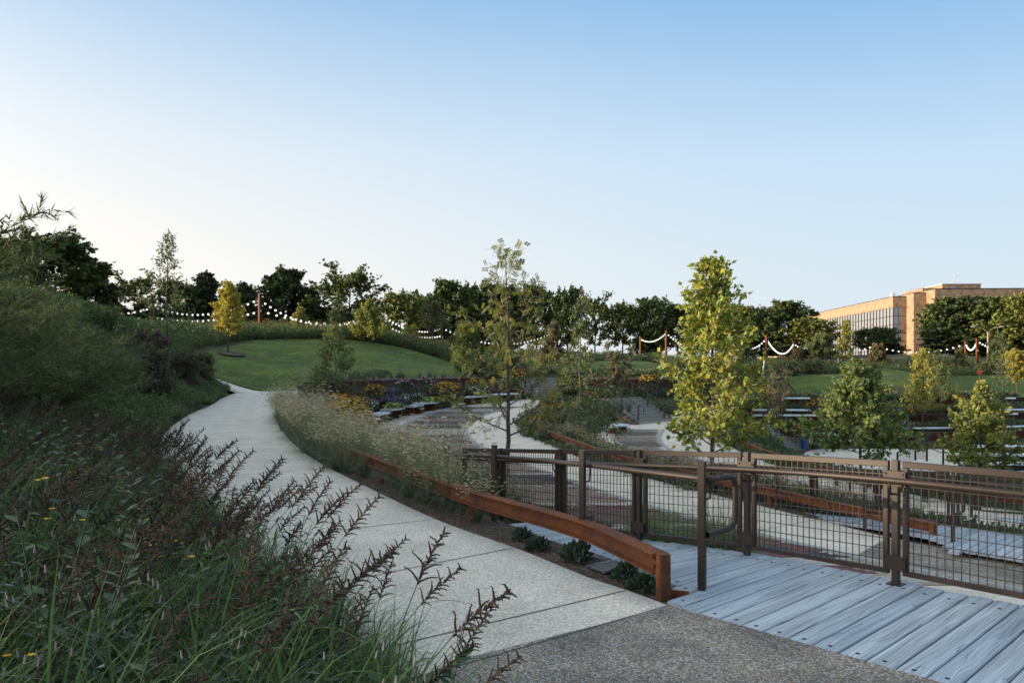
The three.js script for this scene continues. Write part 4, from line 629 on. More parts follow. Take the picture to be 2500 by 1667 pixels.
lights('g', 'h', 2.0, 'string of lights behind the maple crown', 0, 0.8); lights('h', 'i', 1.1, 'string of lights just right of the maple', 0, 0.6); lights('i', 'j', 1.8, 'sagging string of lights beside the post above the leaning white pole', 0, 0.9); lights('j', 'k', 0.9, 'short sagging string of lights before the green saplings', 0, 0.45); lights('k', 'l', 1.1, 'string of lights in front of the glass office facade', 0, 0.75); lights('l', 'm', 1.2, 'long string of lights in front of the dark office trees', 0, 0.85); lights('m', 'n', 1.1, 'tight drooping string of lights between the close pair of posts', 0, 0.3); lights('n', 'o', 1.4, 'string of lights beyond the street lamp', 0, 0.8);

// ---------------------------------------------------------------- street lamps, poles, driftwood
M.lampPaint = std({ color: rgb(0.42, 0.33, 0.24), roughness: 0.6 });
function streetLamp(u, vt, vb, d, label) {
  const t = thing('street_lamp', label, 'street lamp', at(u, vb, d), 'double-armed street lamps'), h = (vb - vt) / F * d;
  part('pole', new GB().tube([V(0, -0.5, 0), V(0, h - 0.9, 0)], k => lerp(0.14, 0.09, k), 8), M.lampPaint, t);
  for (const s of [-1, 1]) { part('arm', new GB().tube([V(0, h - 1.2, 0), V(s * 0.4, h - 0.6, 0), V(s * 1.1, h - 0.16, 0), V(s * 1.9, h - 0.05, 0)], 0.05, 6), M.lampPaint, t); part('lamp_head', new THREE.SphereGeometry(0.5, 12, 8).scale(1, 0.22, 0.4).translate(s * 2.3, h - 0.02, 0), M.coping, t); }
}
streetLamp(2413, 797, 897, 118, 'double-armed street lamp before the dark office trees'); streetLamp(2101, 792, 890, 150, 'double-armed street lamp in front of the glass office facade');
function pole(u, vt, vb, d, r, m, label, lean = 0, name = 'lamp_pole') { const p = at(u, vb, d), h = (vb - vt) / F * d, t = thing(name, label, 'pole', p); part('shaft', new GB().tube([V(0, -0.4, 0), V(lean * h * 0.5, h * 0.5, 0), V(lean * h, h, 0)], k => r * (1 - 0.3 * k), 7), m, t); if (name === 'lamp_pole') part('lamp_head', new GB().box(lean * h + 0.15, h, 0, 0.5, 0.12, 0.2), M.black, t); return t; }
M.drift = std({ color: rgb(0.5, 0.46, 0.4), roughness: 0.9 });
pole(840, 758, 815, 100, 0.06, M.mullion, 'thin dark lamp pole on the crest behind the meadow'); pole(2189, 837, 892, 125, 0.06, M.mullion, 'thin dark lamp pole before the office corner'); pole(2310, 857, 892, 120, 0.06, M.mullion, 'thin dark pole beside the pale sign'); pole(1184, 765, 860, 110, 0.05, M.mullion, 'thin dark pole behind the young locust tree');
{ const t = thing('bleached_log', 'leaning bleached log on the bank left of the birch clump', 'log', at(1860, 935, 80)); part('trunk', new GB().tube([V(0, -0.2, 0), V(0.15, 1.2, 0), V(0.35, 2.7, 0)], k => 0.1 - 0.03 * k, 7), M.drift, t); }
for (const [u, v, d, h, l] of [[2025, 893, 112, 2.0, 'pale driftwood stump with forked branch on the far bank'], [2047, 897, 108, 1.4, 'pale upright driftwood stump beside the forked one'], [1848, 890, 96, 1.0, 'small white marker post under the rusted lights'], [2194, 905, 100, 0.9, 'white stake at the lawn rim before the office'], [2222, 900, 100, 0.9, 'pair-leaning white stake at the lawn rim']]) { const t = thing('driftwood_stump', l, 'stump', at(u, v, d)); part('trunk', new GB().tube([V(0, -0.3, 0), V(0.05, h * 0.5, 0), V(0, h, 0)], k => 0.14 - 0.06 * k, 7), M.drift, t); if (h > 1.2) part('branch', new GB().tube([V(0.03, h * 0.4, 0), V(0.4, h * 0.75, 0), V(0.5, h * 0.95, 0)], 0.05, 6), M.drift, t); }
{ const t = thing('sign_post', 'small pale sign on a post before the dark office trees', 'sign', at(2316, 897, 115)); part('post', new GB().box(0, 0.5, 0, 0.12, 1.6, 0.1), M.lampPaint, t); part('plate', new GB().box(0, 1.2, 0.06, 0.6, 0.7, 0.05), std({ color: rgb(0.6, 0.5, 0.25) }), t); }
{ const t = thing('timber_edging', 'low bleached log edging on the far lawn rim', 'log', at(2330, 897, 108)); part('log', new GB().tube([V(-3, 0.2, 0), V(0, 0.26, 0.2), V(4, 0.1, 0)], 0.12, 7), M.drift, t); }
// ---------------------------------------------------------------- trees
const rdir = r => { const z = 2 * r() - 1, a = r() * 6.2832, s = Math.sqrt(1 - z * z); return V(s * Math.cos(a), z, s * Math.sin(a)); };
const mix = (c, r, v = 0.25, hue = 0.1) => { const k = 1 + (r() * 2 - 1) * v, h = (r() * 2 - 1) * hue; return [c[0] * k * (1 + h), c[1] * k, c[2] * k * (1 - h)]; };
const LEAF = {
  oval(g, p, t, n, s) { const b = t.clone().cross(n).normalize().multiplyScalar(s * 0.3), q = p.clone().addScaledVector(t, s * 0.5), e = p.clone().addScaledVector(t, s), f = n.clone().multiplyScalar(s * 0.08); const a = g.v(p.x, p.y, p.z), c = g.v(q.x + b.x + f.x, q.y + b.y + f.y, q.z + b.z + f.z), d = g.v(e.x, e.y, e.z), h = g.v(q.x - b.x + f.x, q.y - b.y + f.y, q.z - b.z + f.z); g.i.push(a, c, d, a, d, h); },
  maple(g, p, t, n, s) { const b = t.clone().cross(n).normalize(), P = (x, y, z = 0) => { const q = p.clone().addScaledVector(b, x * s).addScaledVector(t, y * s).addScaledVector(n, z * s); return g.v(q.x, q.y, q.z); }; const c = P(0, 0.3, 0.05), L = [[0, 0], [0.28, 0.02], [0.22, 0.2], [0.56, 0.42], [0.3, 0.5], [0, 1], [-0.3, 0.5], [-0.56, 0.42], [-0.22, 0.2], [-0.28, 0.02]].map(q => P(q[0], q[1], -0.06)); for (let i = 0; i < 10; i++) g.i.push(c, L[i], L[(i + 1) % 10]); },
  pinnate(g, p, t, n, s) { const b = t.clone().cross(n).normalize(); for (let k = 1; k < 6; k++) for (const w of [-1, 1]) { const q = p.clone().addScaledVector(t, s * k / 6).addScaledVector(n, -s * 0.3 * (k / 6) ** 2), e = q.clone().addScaledVector(b, w * s * 0.32).addScaledVector(t, s * 0.1), m = q.clone().addScaledVector(b, w * s * 0.12).addScaledVector(t, s * 0.2); g.i.push(g.v(q.x, q.y, q.z), g.v(e.x, e.y, e.z), g.v(m.x, m.y, m.z)); } },
  clump(g, p, t, n, s) { const b = t.clone().cross(n).normalize(), c = n.clone(); for (let k = 0; k < 3; k++) { const o = p.clone().addScaledVector(b, (k - 1) * s * 0.45).addScaledVector(c, ((k * 7) % 3 - 1) * s * 0.22), u = t.clone().applyAxisAngle(n, (k - 1) * 0.9).multiplyScalar(s * 0.55), w = u.clone().cross(n).multiplyScalar(0.55); const P = q => g.v(q.x, q.y, q.z); g.i.push(P(o), P(o.clone().add(u).add(w)), P(o.clone().addScaledVector(u, 1.7))); g.i.push(P(o), P(o.clone().addScaledVector(u, 1.7)), P(o.clone().add(u).sub(w))); } }
};
function growTree(o) {                                                       // { seed, h, r, first, limbs, reach(t), rise(t), leaf, size, per, col, bark, twigs, droop, multi }
  const r = RNG(o.seed), wood = new GB(), lv = new GB(); wood.color(...(o.bark || [0.2, 0.15, 0.12])); lv.useCol = true;
  const stems = o.multi || 1; const tips = [];
  for (let m = 0; m < stems; m++) {
    const h = o.h * (m ? 0.75 + 0.25 * r() : 1), tr = []; let x = 0, z = 0, az0 = r() * 6.28, sp = stems > 1 ? 0.16 + 0.1 * r() : 0;
    for (let k = 0; k <= 12; k++) { const t = k / 12; if (k) { x += (r() - 0.5) * h * 0.016 * (o.crook || 1); z += (r() - 0.5) * h * 0.016 * (o.crook || 1); } tr.push(V(x + Math.cos(az0) * sp * h * t, h * t, z + Math.sin(az0) * sp * h * t)); }
    const tc = new THREE.CatmullRomCurve3(tr); const R = o.r * (stems > 1 ? 0.6 : 1);
    wood.tube([V(0, -0.35, 0).add(tr[0]), ...tr], k => R * Math.pow(1 - k, 0.85) + 0.006 * o.h / 5, o.sides || 7);
    const nl = Math.round(o.limbs / stems); let az = r() * 6.28;
    for (let i = 0; i < nl; i++) {
      const t = lerp(o.first, 0.985, Math.pow((i + r() * 0.6) / nl, o.crowd || 0.95)), p0 = tc.getPoint(t); az += 2.4 + (r() - 0.5) * 0.9;
      const reach = o.reach((t - o.first) / (1 - o.first)) * (0.7 + 0.6 * r()) / (stems > 1 ? 1.4 : 1), el = o.rise((t - o.first) / (1 - o.first)) + (r() - 0.5) * 0.3;
      const dir = V(Math.cos(az) * Math.cos(el), Math.sin(el), Math.sin(az) * Math.cos(el)), pts = [p0]; let q = p0.clone(), d = dir.clone();
      for (let k = 0; k < 5; k++) { d.add(V((r() - 0.5) * 0.3, (r() - 0.4) * 0.22 - (o.droop || 0) * k * 0.1, (r() - 0.5) * 0.3)).normalize(); q = q.clone().addScaledVector(d, reach / 5); pts.push(q); }
      const lr = Math.max(0.004 * o.h / 5, R * 0.42 * Math.pow(1 - t, 0.6) * clamp(reach / (0.25 * o.h), 0.35, 1)); wood.tube(pts, k => lr * (1 - 0.85 * k), o.sides ? 4 : 5);
      const lc = new THREE.CatmullRomCurve3(pts), nt = Math.max(2, Math.round((o.twigs || 6) * (0.5 + reach / (0.3 * o.h))));
      for (let k = 0; k < nt; k++) { const s = lerp(o.bare || 0.25, 1, (k + r()) / nt), a = lc.getPoint(Math.min(1, s)), tl = reach * (0.16 + 0.26 * r()) * (1.25 - 0.6 * s) + 0.03 * o.h, td = lc.getTangent(Math.min(1, s)).add(rdir(r).multiplyScalar(0.9)).add(V(0, 0.15 - (o.droop || 0) * 0.4, 0)).normalize(), e = a.clone().addScaledVector(td, tl); if (o.fine !== 0) wood.tube([a, a.clone().lerp(e, 0.5).add(V(0, 0.02, 0)), e], w => lr * 0.28 * (1 - 0.8 * w) + 0.0015 * o.h / 5, 3); tips.push([a, e, td]); }
    }
    for (let k = 0; k < 4; k++) { const p = tr[12]; tips.push([p.clone().setY(p.y - 0.1 * h * k / 4), p.clone().add(V((r() - 0.5) * 0.04 * h, 0.05 * h - k * 0.01, (r() - 0.5) * 0.04 * h)), V(0, 1, 0)]); }
  }
  for (const [a, e, td] of tips) for (let k = 0; k < o.per; k++) { if (r() < (o.gap || 0)) continue; const p = a.clone().lerp(e, (k + r()) / o.per).add(rdir(r).multiplyScalar(o.size * (o.fluff || 0.4))), t = td.clone().add(rdir(r).multiplyScalar(1.1)).add(V(0, -(o.hang || 0.35), 0)).normalize(); let n = rdir(r).add(V(0, 0.9, 0)); n.addScaledVector(t, -n.dot(t)).normalize(); lv.color(...mix(o.cols ? o.cols[Math.floor(r() * o.cols.length)] : o.col, r, 0.3, 0.12)); LEAF[o.leaf](lv, p, t, n, o.size * (0.7 + 0.6 * r())); }
  return { wood: wood.geo(), leaves: lv.geo() };
}
function tree(name, label, o, pos, turn = 0, group, sc) {
  const t = thing(name, label, 'tree', pos, group), g = growTree(o); part('trunk', g.wood, M.bark, t); part('crown', g.leaves, o.mat || M.leaf, t); t.rotation.y = turn; if (sc) t.scale.set(...sc); return t;
}
const base = (u, d) => { const x = (u - 1250) / F * d; return onG(x, d, -0.02); };
const hgt = (p, vt) => { const d = -p.z; return EYE - (vt - HZ) / F * d - p.y; };
// young locust in front of the plaza
{ const p = V(-0.1, yL2(17) - 0.3, -17); tree('young_locust', 'young locust tree with thin airy crown behind the near fence', { seed: 21, h: hgt(p, 632), r: 0.062, first: 0.26, limbs: 26, crowd: 1.1, reach: t => lerp(1.75, 0.5, Math.pow(t, 0.8)), rise: t => lerp(0.35, 1.0, t), leaf: 'pinnate', size: 0.19, per: 4, gap: 0.18, twigs: 9, bare: 0.2, cols: [[0.17, 0.2, 0.03], [0.24, 0.23, 0.03], [0.12, 0.16, 0.028]], bark: [0.17, 0.125, 0.10], hang: 0.5 }, p, 0.4); }
// maple
{ const p = V(5.5, -1.55, -20.2); tree('young_maple', 'tall bright yellow-green maple rising behind the near fence', { seed: 8, h: hgt(p, 655), r: 0.07, first: 0.13, limbs: 64, crowd: 0.9, reach: t => 1.5 * Math.pow(1 - t, 0.7) + 0.2, rise: t => lerp(0.35, 1.05, t), leaf: 'maple', size: 0.14, per: 8, twigs: 12, bare: 0.2, cols: [[0.33, 0.35, 0.03], [0.26, 0.32, 0.03], [0.40, 0.37, 0.03], [0.2, 0.27, 0.03]], bark: [0.26, 0.2, 0.15], hang: 0.5, gap: 0.2 }, p, 1.2); }
{ const p = V(14.4, -2.75, -30.4); tree('young_maple', 'deep green broad young maple in front of the far tiers', { seed: 14, h: hgt(p, 905), r: 0.06, first: 0.2, limbs: 54, crowd: 0.9, reach: t => 1.7 * Math.pow(1 - t, 0.65) + 0.2, rise: t => lerp(0.15, 0.9, t), leaf: 'maple', size: 0.145, per: 9, twigs: 13, bare: 0.2, cols: [[0.15, 0.22, 0.03], [0.12, 0.19, 0.03], [0.21, 0.25, 0.03]], bark: [0.24, 0.19, 0.15], hang: 0.5 }, p, 0.2); }
{ const p = V(21.2, -3.7, -33.2); tree('young_maple', 'bright green young maple with a narrow leader beside the timber seating', { seed: 33, h: hgt(p, 945), r: 0.055, first: 0.14, limbs: 50, crowd: 0.85, reach: t => (t > 0.62 ? 0.28 : 1.5 * Math.pow(1 - t, 0.7) + 0.2), rise: t => lerp(0.3, 1.0, t), leaf: 'maple', size: 0.145, per: 9, twigs: 13, bare: 0.2, cols: [[0.24, 0.29, 0.03], [0.18, 0.24, 0.03], [0.32, 0.31, 0.03]], bark: [0.24, 0.19, 0.15], hang: 0.5 }, p, 2.2); }
// birches and saplings
const BIRCH = { leaf: 'oval', size: 0.09, per: 12, twigs: 12, bark: [0.30, 0.25, 0.21], cols: [[0.16, 0.19, 0.035], [0.12, 0.155, 0.03], [0.22, 0.21, 0.04]], hang: 0.6 };
{ const p = V(2.75, -1.2, -28.5); tree('birch_sapling', 'birch sapling with a drooping skirt inside the curved steel edging', { ...BIRCH, seed: 3, h: hgt(p, 742), r: 0.045, first: 0.2, limbs: 34, crowd: 1.5, reach: t => (t < 0.42 ? 1.65 - 1.6 * t : 0.32), rise: t => lerp(-0.1, 0.9, t), droop: 0.6, cols: [[0.10, 0.14, 0.03], [0.08, 0.12, 0.025], [0.16, 0.175, 0.035]], size: 0.11, per: 9 }, p); }
{ const p = V(-7.9, -0.12, -33); tree('birch_sapling', 'birch sapling standing in the grass bed before the lawn', { ...BIRCH, seed: 5, h: hgt(p, 806), r: 0.045, first: 0.22, limbs: 30, crowd: 1.1, reach: t => 1.35 * (1 - t * 0.75), rise: t => lerp(0.1, 0.8, t), size: 0.11, per: 9, cols: [[0.13, 0.18, 0.03], [0.19, 0.2, 0.035], [0.1, 0.14, 0.03]] }, p); }
const CLUMP = { ...BIRCH, multi: 5, first: 0.22, crowd: 1, limbs: 50, r: 0.06, reach: t => 0.85 * (1 - 0.5 * t), rise: t => lerp(0.75, 1.2, t), size: 0.1, per: 11, cols: [[0.16, 0.14, 0.05], [0.1, 0.11, 0.035], [0.2, 0.165, 0.06]], bark: [0.36, 0.26, 0.19] };
{ const p = V(6.3, -0.2, -43.5); tree('birch_clump', 'many-stemmed birch clump with small glinting leaves above the middle steps', { ...CLUMP, seed: 61, h: hgt(p, 842) }, p); }
{ const p = V(17.9, -3.0, -50); tree('birch_clump', 'many-stemmed birch clump beside the steps to the stage', { ...CLUMP, seed: 62, h: hgt(p, 884), r: 0.07 }, p); }
const SAP = { leaf: 'oval', size: 0.2, per: 10, twigs: 10, bark: [0.16, 0.12, 0.1], r: 0.06, first: 0.2, limbs: 24, crowd: 1, reach: t => 1.3 * (1 - t * 0.75), rise: t => lerp(0.4, 1.0, t), hang: 0.4 };
const YEL = [[0.48, 0.40, 0.03], [0.38, 0.38, 0.035], [0.55, 0.38, 0.03], [0.3, 0.33, 0.035]], GRN = [[0.1, 0.145, 0.03], [0.07, 0.11, 0.025], [0.14, 0.165, 0.03]], LIME = [[0.17, 0.22, 0.03], [0.13, 0.18, 0.03], [0.22, 0.24, 0.03]];
function sap(u, d, vt, label, o, y) { const p = base(u, d); if (y !== undefined) p.y = y; tree('sapling', label, { ...SAP, seed: u, h: Math.max(1, hgt(p, vt)), ...o }, p, u); return p; }
sap(556, 62, 700, 'golden yellow young tree standing on the lawn by the bank', { cols: YEL, reach: t => 1.45 * (1 - Math.abs(t - 0.25) * 0.95), first: 0.28, size: 0.17, per: 18, limbs: 40, r: 0.085 });
{ const t = scene.children[scene.children.length - 1].position; const g = new THREE.CircleGeometry(1.1, 24); g.rotateX(-Math.PI / 2); const m = solo('mulch_ring', g, M.mulch, 'round brown mulch ring under the golden young tree', 'mulch', null, 'structure'); m.position.set(t.x + 0.4, t.y + 0.11, t.z + 0.3); const e = 0.6; m.rotation.x = Math.atan((H(t.x, -t.z + e) - H(t.x, -t.z - e)) / (2 * e)); m.rotation.z = Math.atan((H(t.x + e, -t.z) - H(t.x - e, -t.z)) / (2 * e)); }
sap(903, 74, 738, 'bright yellow-green bushy young tree on the meadow crest', { cols: YEL.slice(0, 2).concat(LIME), reach: t => 2.1 * (1 - t * 0.9), first: 0.1, limbs: 40, size: 0.2, per: 18 });
sap(405, 36, 588, 'slender dark sapling on the bank behind the reddish shrub', { cols: GRN, leaf: 'oval', size: 0.12, per: 9, limbs: 32, first: 0.2, reach: t => 1.6 * (1 - t * 0.72), gap: 0.15 });
sap(1057, 92, 748, 'small tree with olive crown beside the crest post', { cols: [[0.12, 0.11, 0.025], [0.09, 0.1, 0.02]], first: 0.35, reach: t => 2.1 * (1 - Math.abs(t - 0.3)), size: 0.28, per: 6, limbs: 28 });
sap(815, 78, 742, 'thin upright sapling on the meadow crest', { cols: GRN, reach: t => 0.5, first: 0.1, per: 5 }); sap(730, 80, 762, 'little yellowing sapling in the meadow', { cols: YEL.concat(GRN), reach: t => 1.1 * (1 - t * 0.6), first: 0.05 }); sap(998, 84, 815, 'low yellowing sapling in the crest meadow', { cols: YEL.concat(GRN), reach: t => 1.0, first: 0.05 });
sap(1138, 62, 818, 'bright green spreading sapling at the lawn edge', { cols: LIME.map(c => c.map(v => v * 0.7)), reach: t => 1.5 * (1 - t * 0.5), first: 0.15, leaf: 'pinnate', size: 0.4, limbs: 26 }); sap(1130, 52, 880, 'low yellow-green sapling beside the far steps', { cols: LIME, reach: t => 0.9, first: 0.1, limbs: 14, size: 0.14 });
sap(1350, 60, 800, 'reddish tinged sapling behind the young locust', { cols: [[0.13, 0.11, 0.03], [0.16, 0.13, 0.03]], reach: t => 1.3 * (1 - 0.5 * t), first: 0.1, limbs: 34, per: 16, size: 0.16 }); sap(1225, 66, 800, 'olive sapling screening the far steps', { cols: [[0.1, 0.1, 0.025], [0.14, 0.12, 0.03]], reach: t => 1.3 * (1 - 0.5 * t), first: 0.1, limbs: 30, per: 16, size: 0.16 });
sap(2256, 63, 862, 'yellow-topped young tree in front of the far lawn', { cols: YEL.concat(LIME), reach: t => 1.3 * (1 - t * 0.7) + 0.2, first: 0.2, limbs: 40, per: 18, size: 0.15 }, -3.3); sap(2300, 66, 905, 'green young tree beside the yellow-topped one', { cols: LIME.concat(GRN), reach: t => 1.6 * (1 - t * 0.6), first: 0.22, limbs: 34, size: 0.15, per: 7 }, -2.2);
sap(2486, 78, 868, 'round golden young tree on the far lawn', { cols: YEL, reach: t => 1.6 * (1 - Math.abs(t - 0.45) * 1.2), first: 0.35, limbs: 34, per: 20, size: 0.16, r: 0.07 }); sap(2450, 70, 880, 'bare thin sapling before the far lawn', { cols: GRN, reach: t => 0.9, first: 0.4, per: 2, limbs: 14 }, -2.1);
sap(2066, 92, 790, 'thin leaning young tree before the glass facade', { cols: LIME.concat(YEL), reach: t => 0.9 * (1 - t * 0.4), first: 0.25, limbs: 26, per: 16, size: 0.22 }); sap(2007, 100, 830, 'green young tree with pale trunk on the far bank', { cols: GRN.concat(LIME), reach: t => 2.2 * (1 - t * 0.6), first: 0.3, limbs: 34, per: 16, size: 0.25, bark: [0.4, 0.36, 0.3] }); sap(2148, 104, 852, 'yellowing small tree in front of the office corner', { cols: [[0.2, 0.16, 0.03], [0.13, 0.12, 0.025]], reach: t => 1.8 * (1 - t * 0.6), first: 0.1, limbs: 34, per: 16, size: 0.22 });
sap(1955, 100, 862, 'olive shrubby sapling beside the string light post', { cols: [[0.14, 0.12, 0.04], [0.1, 0.1, 0.03]], reach: t => 1.5 * (1 - t * 0.5), first: 0.05, limbs: 34, size: 0.22 }); sap(1822, 95, 838, 'small conical sapling under the string lights', { cols: GRN, reach: t => 1.5 * (1 - t * 0.8), first: 0.15, limbs: 30, size: 0.2 }); sap(2290, 98, 860, 'thin upright green sapling on the far lawn rim', { cols: GRN.concat(LIME), reach: t => 0.5, first: 0.05, per: 4 }); sap(2345, 100, 855, 'slim olive sapling left of the post pair', { cols: [[0.13, 0.13, 0.03]], reach: t => 1.1 * (1 - t * 0.6), first: 0.15 });
sap(2440, 96, 830, 'leafy green young tree right of the street lamp', { cols: GRN, reach: t => 1.9 * (1 - t * 0.5), first: 0.1, limbs: 36, per: 16, size: 0.25 });
// background woods: a few grown shapes, each tree placed and sized on its own
const FAR = [
  { seed: 101, h: 10, r: 0.2, first: 0.25, limbs: 44, reach: t => 4.0 * Math.pow(Math.sin((0.12 + 0.8 * t) * 3.14), 0.7), rise: t => lerp(0.15, 0.8, t), leaf: 'clump', size: 0.46, per: 12, twigs: 6, col: [0.095, 0.13, 0.034], fine: 0, gap: 0.12, fluff: 0.7, bark: [0.06, 0.05, 0.045] },
  { seed: 102, h: 10, r: 0.2, first: 0.12, limbs: 56, reach: t => 3.4 * Math.pow(Math.sin((0.2 + 0.74 * t) * 3.14), 0.6), rise: t => lerp(0.3, 1.0, t), leaf: 'clump', size: 0.44, per: 16, twigs: 6, col: [0.065, 0.095, 0.03], fine: 0, fluff: 0.7, bark: [0.05, 0.045, 0.04] },
  { seed: 103, h: 10, r: 0.2, first: 0.28, limbs: 34, reach: t => 4.6 * Math.pow(Math.sin((0.1 + 0.7 * t) * 3.14), 0.8), rise: t => lerp(0.2, 0.7, t), leaf: 'clump', size: 0.41, per: 12, twigs: 6, col: [0.12, 0.145, 0.034], fine: 0, gap: 0.2, fluff: 0.6, bark: [0.06, 0.05, 0.045] },
  { seed: 104, h: 10, r: 0.18, first: 0.1, limbs: 52, reach: t => 2.6 * Math.pow(1 - t, 0.5) + 0.4, rise: t => lerp(0.7, 1.2, t), leaf: 'clump', size: 0.39, per: 14, twigs: 6, col: [0.05, 0.07, 0.028], fine: 0, fluff: 0.6, bark: [0.05, 0.045, 0.04] },
  { seed: 105, h: 10, r: 0.2, first: 0.3, limbs: 34, reach: t => 4.2 * Math.pow(Math.sin((0.15 + 0.75 * t) * 3.14), 0.7), rise: t => lerp(0.1, 0.75, t), leaf: 'clump', size: 0.44, per: 14, twigs: 6, col: [0.16, 0.18, 0.036], fine: 0, gap: 0.15, fluff: 0.6, bark: [0.06, 0.05, 0.045] }
].map(o => growTree(o));
const KINDS = ['airy dark', 'dense dark', 'spreading', 'upright dark', 'lighter green'];
let farSeed = 0;
function far(u, vt, w, d, kind, where, yb) {                                 // centre, top, width in photo pixels
  const p = base(u, d); if (yb !== undefined) p.y = yb; const h = hgt(p, vt), t = thing('background_tree', `${KINDS[kind]} tree ${where}`, 'tree', p, 'trees of the wood behind the park'); part('trunk', FAR[kind].wood, M.bark, t); part('crown', FAR[kind].leaves, M.leafFar, t); const W = [7.6, 6.6, 8.2, 4.6, 7.6][kind]; t.scale.set(w * d / F / W, h / 10.3, w * d / F / W); t.rotation.y = ++farSeed * 2.1; return t;
}
far(120, 602, 250, 92, 0, 'rising over the feathery shrub'); far(20, 610, 170, 84, 2, 'at the edge of the wood above the feathery shrub'); far(215, 672, 120, 100, 1, 'stepping down to the gap beside the slender sapling'); far(330, 700, 130, 108, 2, 'behind the slender sapling'); far(440, 705, 110, 112, 0, 'between the slender sapling and the golden tree'); far(270, 760, 120, 104, 1, 'low in the wood behind the bank'); far(80, 720, 200, 100, 1, 'low behind the feathery shrub'); far(395, 760, 130, 106, 1, 'low behind the reddish shrub');
far(505, 676, 80, 114, 3, 'standing up behind the golden tree'); far(560, 720, 90, 116, 1, 'low behind the golden tree'); far(600, 708, 75, 118, 1, 'left of the tall crest post'); far(690, 677, 125, 112, 1, 'rounded, right of the tall crest post'); far(752, 710, 75, 116, 3, 'on the shoulder of the rounded one'); far(640, 760, 110, 110, 1, 'low behind the tall crest post'); far(780, 760, 120, 112, 1, 'low behind the meadow crest');
far(855, 690, 160, 108, 2, 'with flat layers above the small yellow tree'); far(830, 770, 120, 112, 1, 'low beneath the flat-layered one'); far(975, 732, 110, 140, 4, 'left of the crest gap'); far(1030, 735, 95, 150, 4, 'beside the olive crest tree'); far(1105, 712, 120, 150, 0, 'above the bright green spreading sapling'); far(1170, 716, 110, 152, 0, 'behind the young locust leader'); far(1240, 718, 110, 150, 1, 'filling in behind the young locust'); far(1310, 722, 105, 150, 0, 'right of the young locust'); far(1385, 726, 80, 146, 0, 'thin one above the birch sapling'); far(1150, 790, 150, 150, 1, 'low behind the bright green sapling');
far(1452, 750, 90, 142, 2, 'over the bright gap beside the birch sapling'); far(1520, 757, 85, 144, 4, 'left of the short light post'); far(1592, 746, 95, 142, 0, 'between the two far lawn posts'); far(1655, 762, 90, 146, 0, 'directly left of the maple crown'); far(1585, 800, 80, 150, 1, 'low between the two far lawn posts'); far(1040, 800, 120, 150, 1, 'low behind the crest post');
far(1725, 768, 100, 144, 0, 'behind the maple crown'); far(1805, 760, 105, 136, 4, 'right of the maple'); far(1862, 768, 95, 132, 0, 'above the leaning bleached log'); far(1922, 755, 125, 136, 0, 'left of the glass facade'); far(1975, 790, 120, 124, 4, 'overlapping the left end of the glass facade'); far(1860, 815, 140, 128, 1, 'low beneath the string lights right of the maple'); far(1955, 838, 110, 124, 1, 'low before the office facade');
far(2120, 810, 75, 138, 0, 'small, in front of the glass facade'); far(2165, 808, 60, 140, 0, 'small, before the office corner'); far(2180, 842, 60, 138, 1, 'low before the office entrance');
far(2318, 748, 130, 138, 0, 'hiding the office pier'); far(2350, 742, 140, 136, 1, 'in the middle of the office row'); far(2425, 748, 140, 134, 0, 'behind the street lamp'); far(2500, 742, 120, 128, 4, 'past the street lamp'); far(2335, 815, 140, 132, 1, 'low in the office row'); far(2420, 820, 160, 130, 1, 'low behind the close post pair'); far(2560, 760, 130, 124, 4, 'at the far end of the office row'); far(2460, 790, 120, 126, 4, 'lit one beyond the street lamp');
// the young wood along the left bank, whose long evening shade falls over the walks
[[-9, 8.2], [-5, 8.2], [-1.4, 7.8], [1.9, 6.7], [5.0, 7.5], [7.6, 6.6], [10, 6.0], [12.5, 5.9], [15, 5.8], [17.5, 5.8], [20, 6.0], [23, 6.2], [26.5, 6.4], [30, 6.8], [34, 7], [38, 7], [42, 7.2], [46, 7.2], [50, 7.2], [54, 7.4]].forEach(([d, top], i) => { const x = -42 + (i % 3) * 1.3, p = onG(x, d + 3.5, -0.1), h = top - p.y, k = [1, 0, 4][i % 3], t = thing('background_tree', `low ${KINDS[k]} tree in the young wood on the left bank`, 'tree', p, 'young wood on the left bank'); part('trunk', FAR[k].wood, M.bark, t); part('crown', FAR[k].leaves, M.leafFar, t); t.scale.set(0.5, h / 10.3, 0.5); t.rotation.y = i; });
// ---------------------------------------------------------------- grasses, flowers, shrubs
const ring = (a, b) => [...a.map(p => [p.x, -p.z]), ...b.slice().reverse().map(p => [p.x, -p.z])];
const PATHS = [ring(S1L, S1R), ring(S2L, S2R), ring(S3L, S3R), [[20, 47], [20.5, 42.5], [24, 38.5], [36, 37], [50, 42], [54, 58], [46, 63.4], [38, 61.2], [31, 60.4], [24.5, 61], [20.8, 63.3], [19.8, 60], [19.4, 53.5]], [[-20.5, 50.6], [-20.5, 47.4], [-12, 47.6], [-8.6, 49.2], [-6.5, 52], [-7.4, 54.4], [-8.8, 52.6], [-11.6, 50.9]], ring(spline(W1, 40), spline(W2, 40))];
const deckZone = ring(plan([[1.0, 5.2], [0.2, 7.6], [-1.3, 10.6]]), plan(FENCE.map(f => [f[0] + 0.15, f[1] + 0.1]))), onDeck = (x, d) => [U1, U2, U3].some(o => inside([...deckZone, [6, 0], [2.5, 3]], x - o[0], d - o[1]));
const clear = (x, d, m = 0) => !PATHS.some(p => inside(p, x, d)) && !onDeck(x, d);
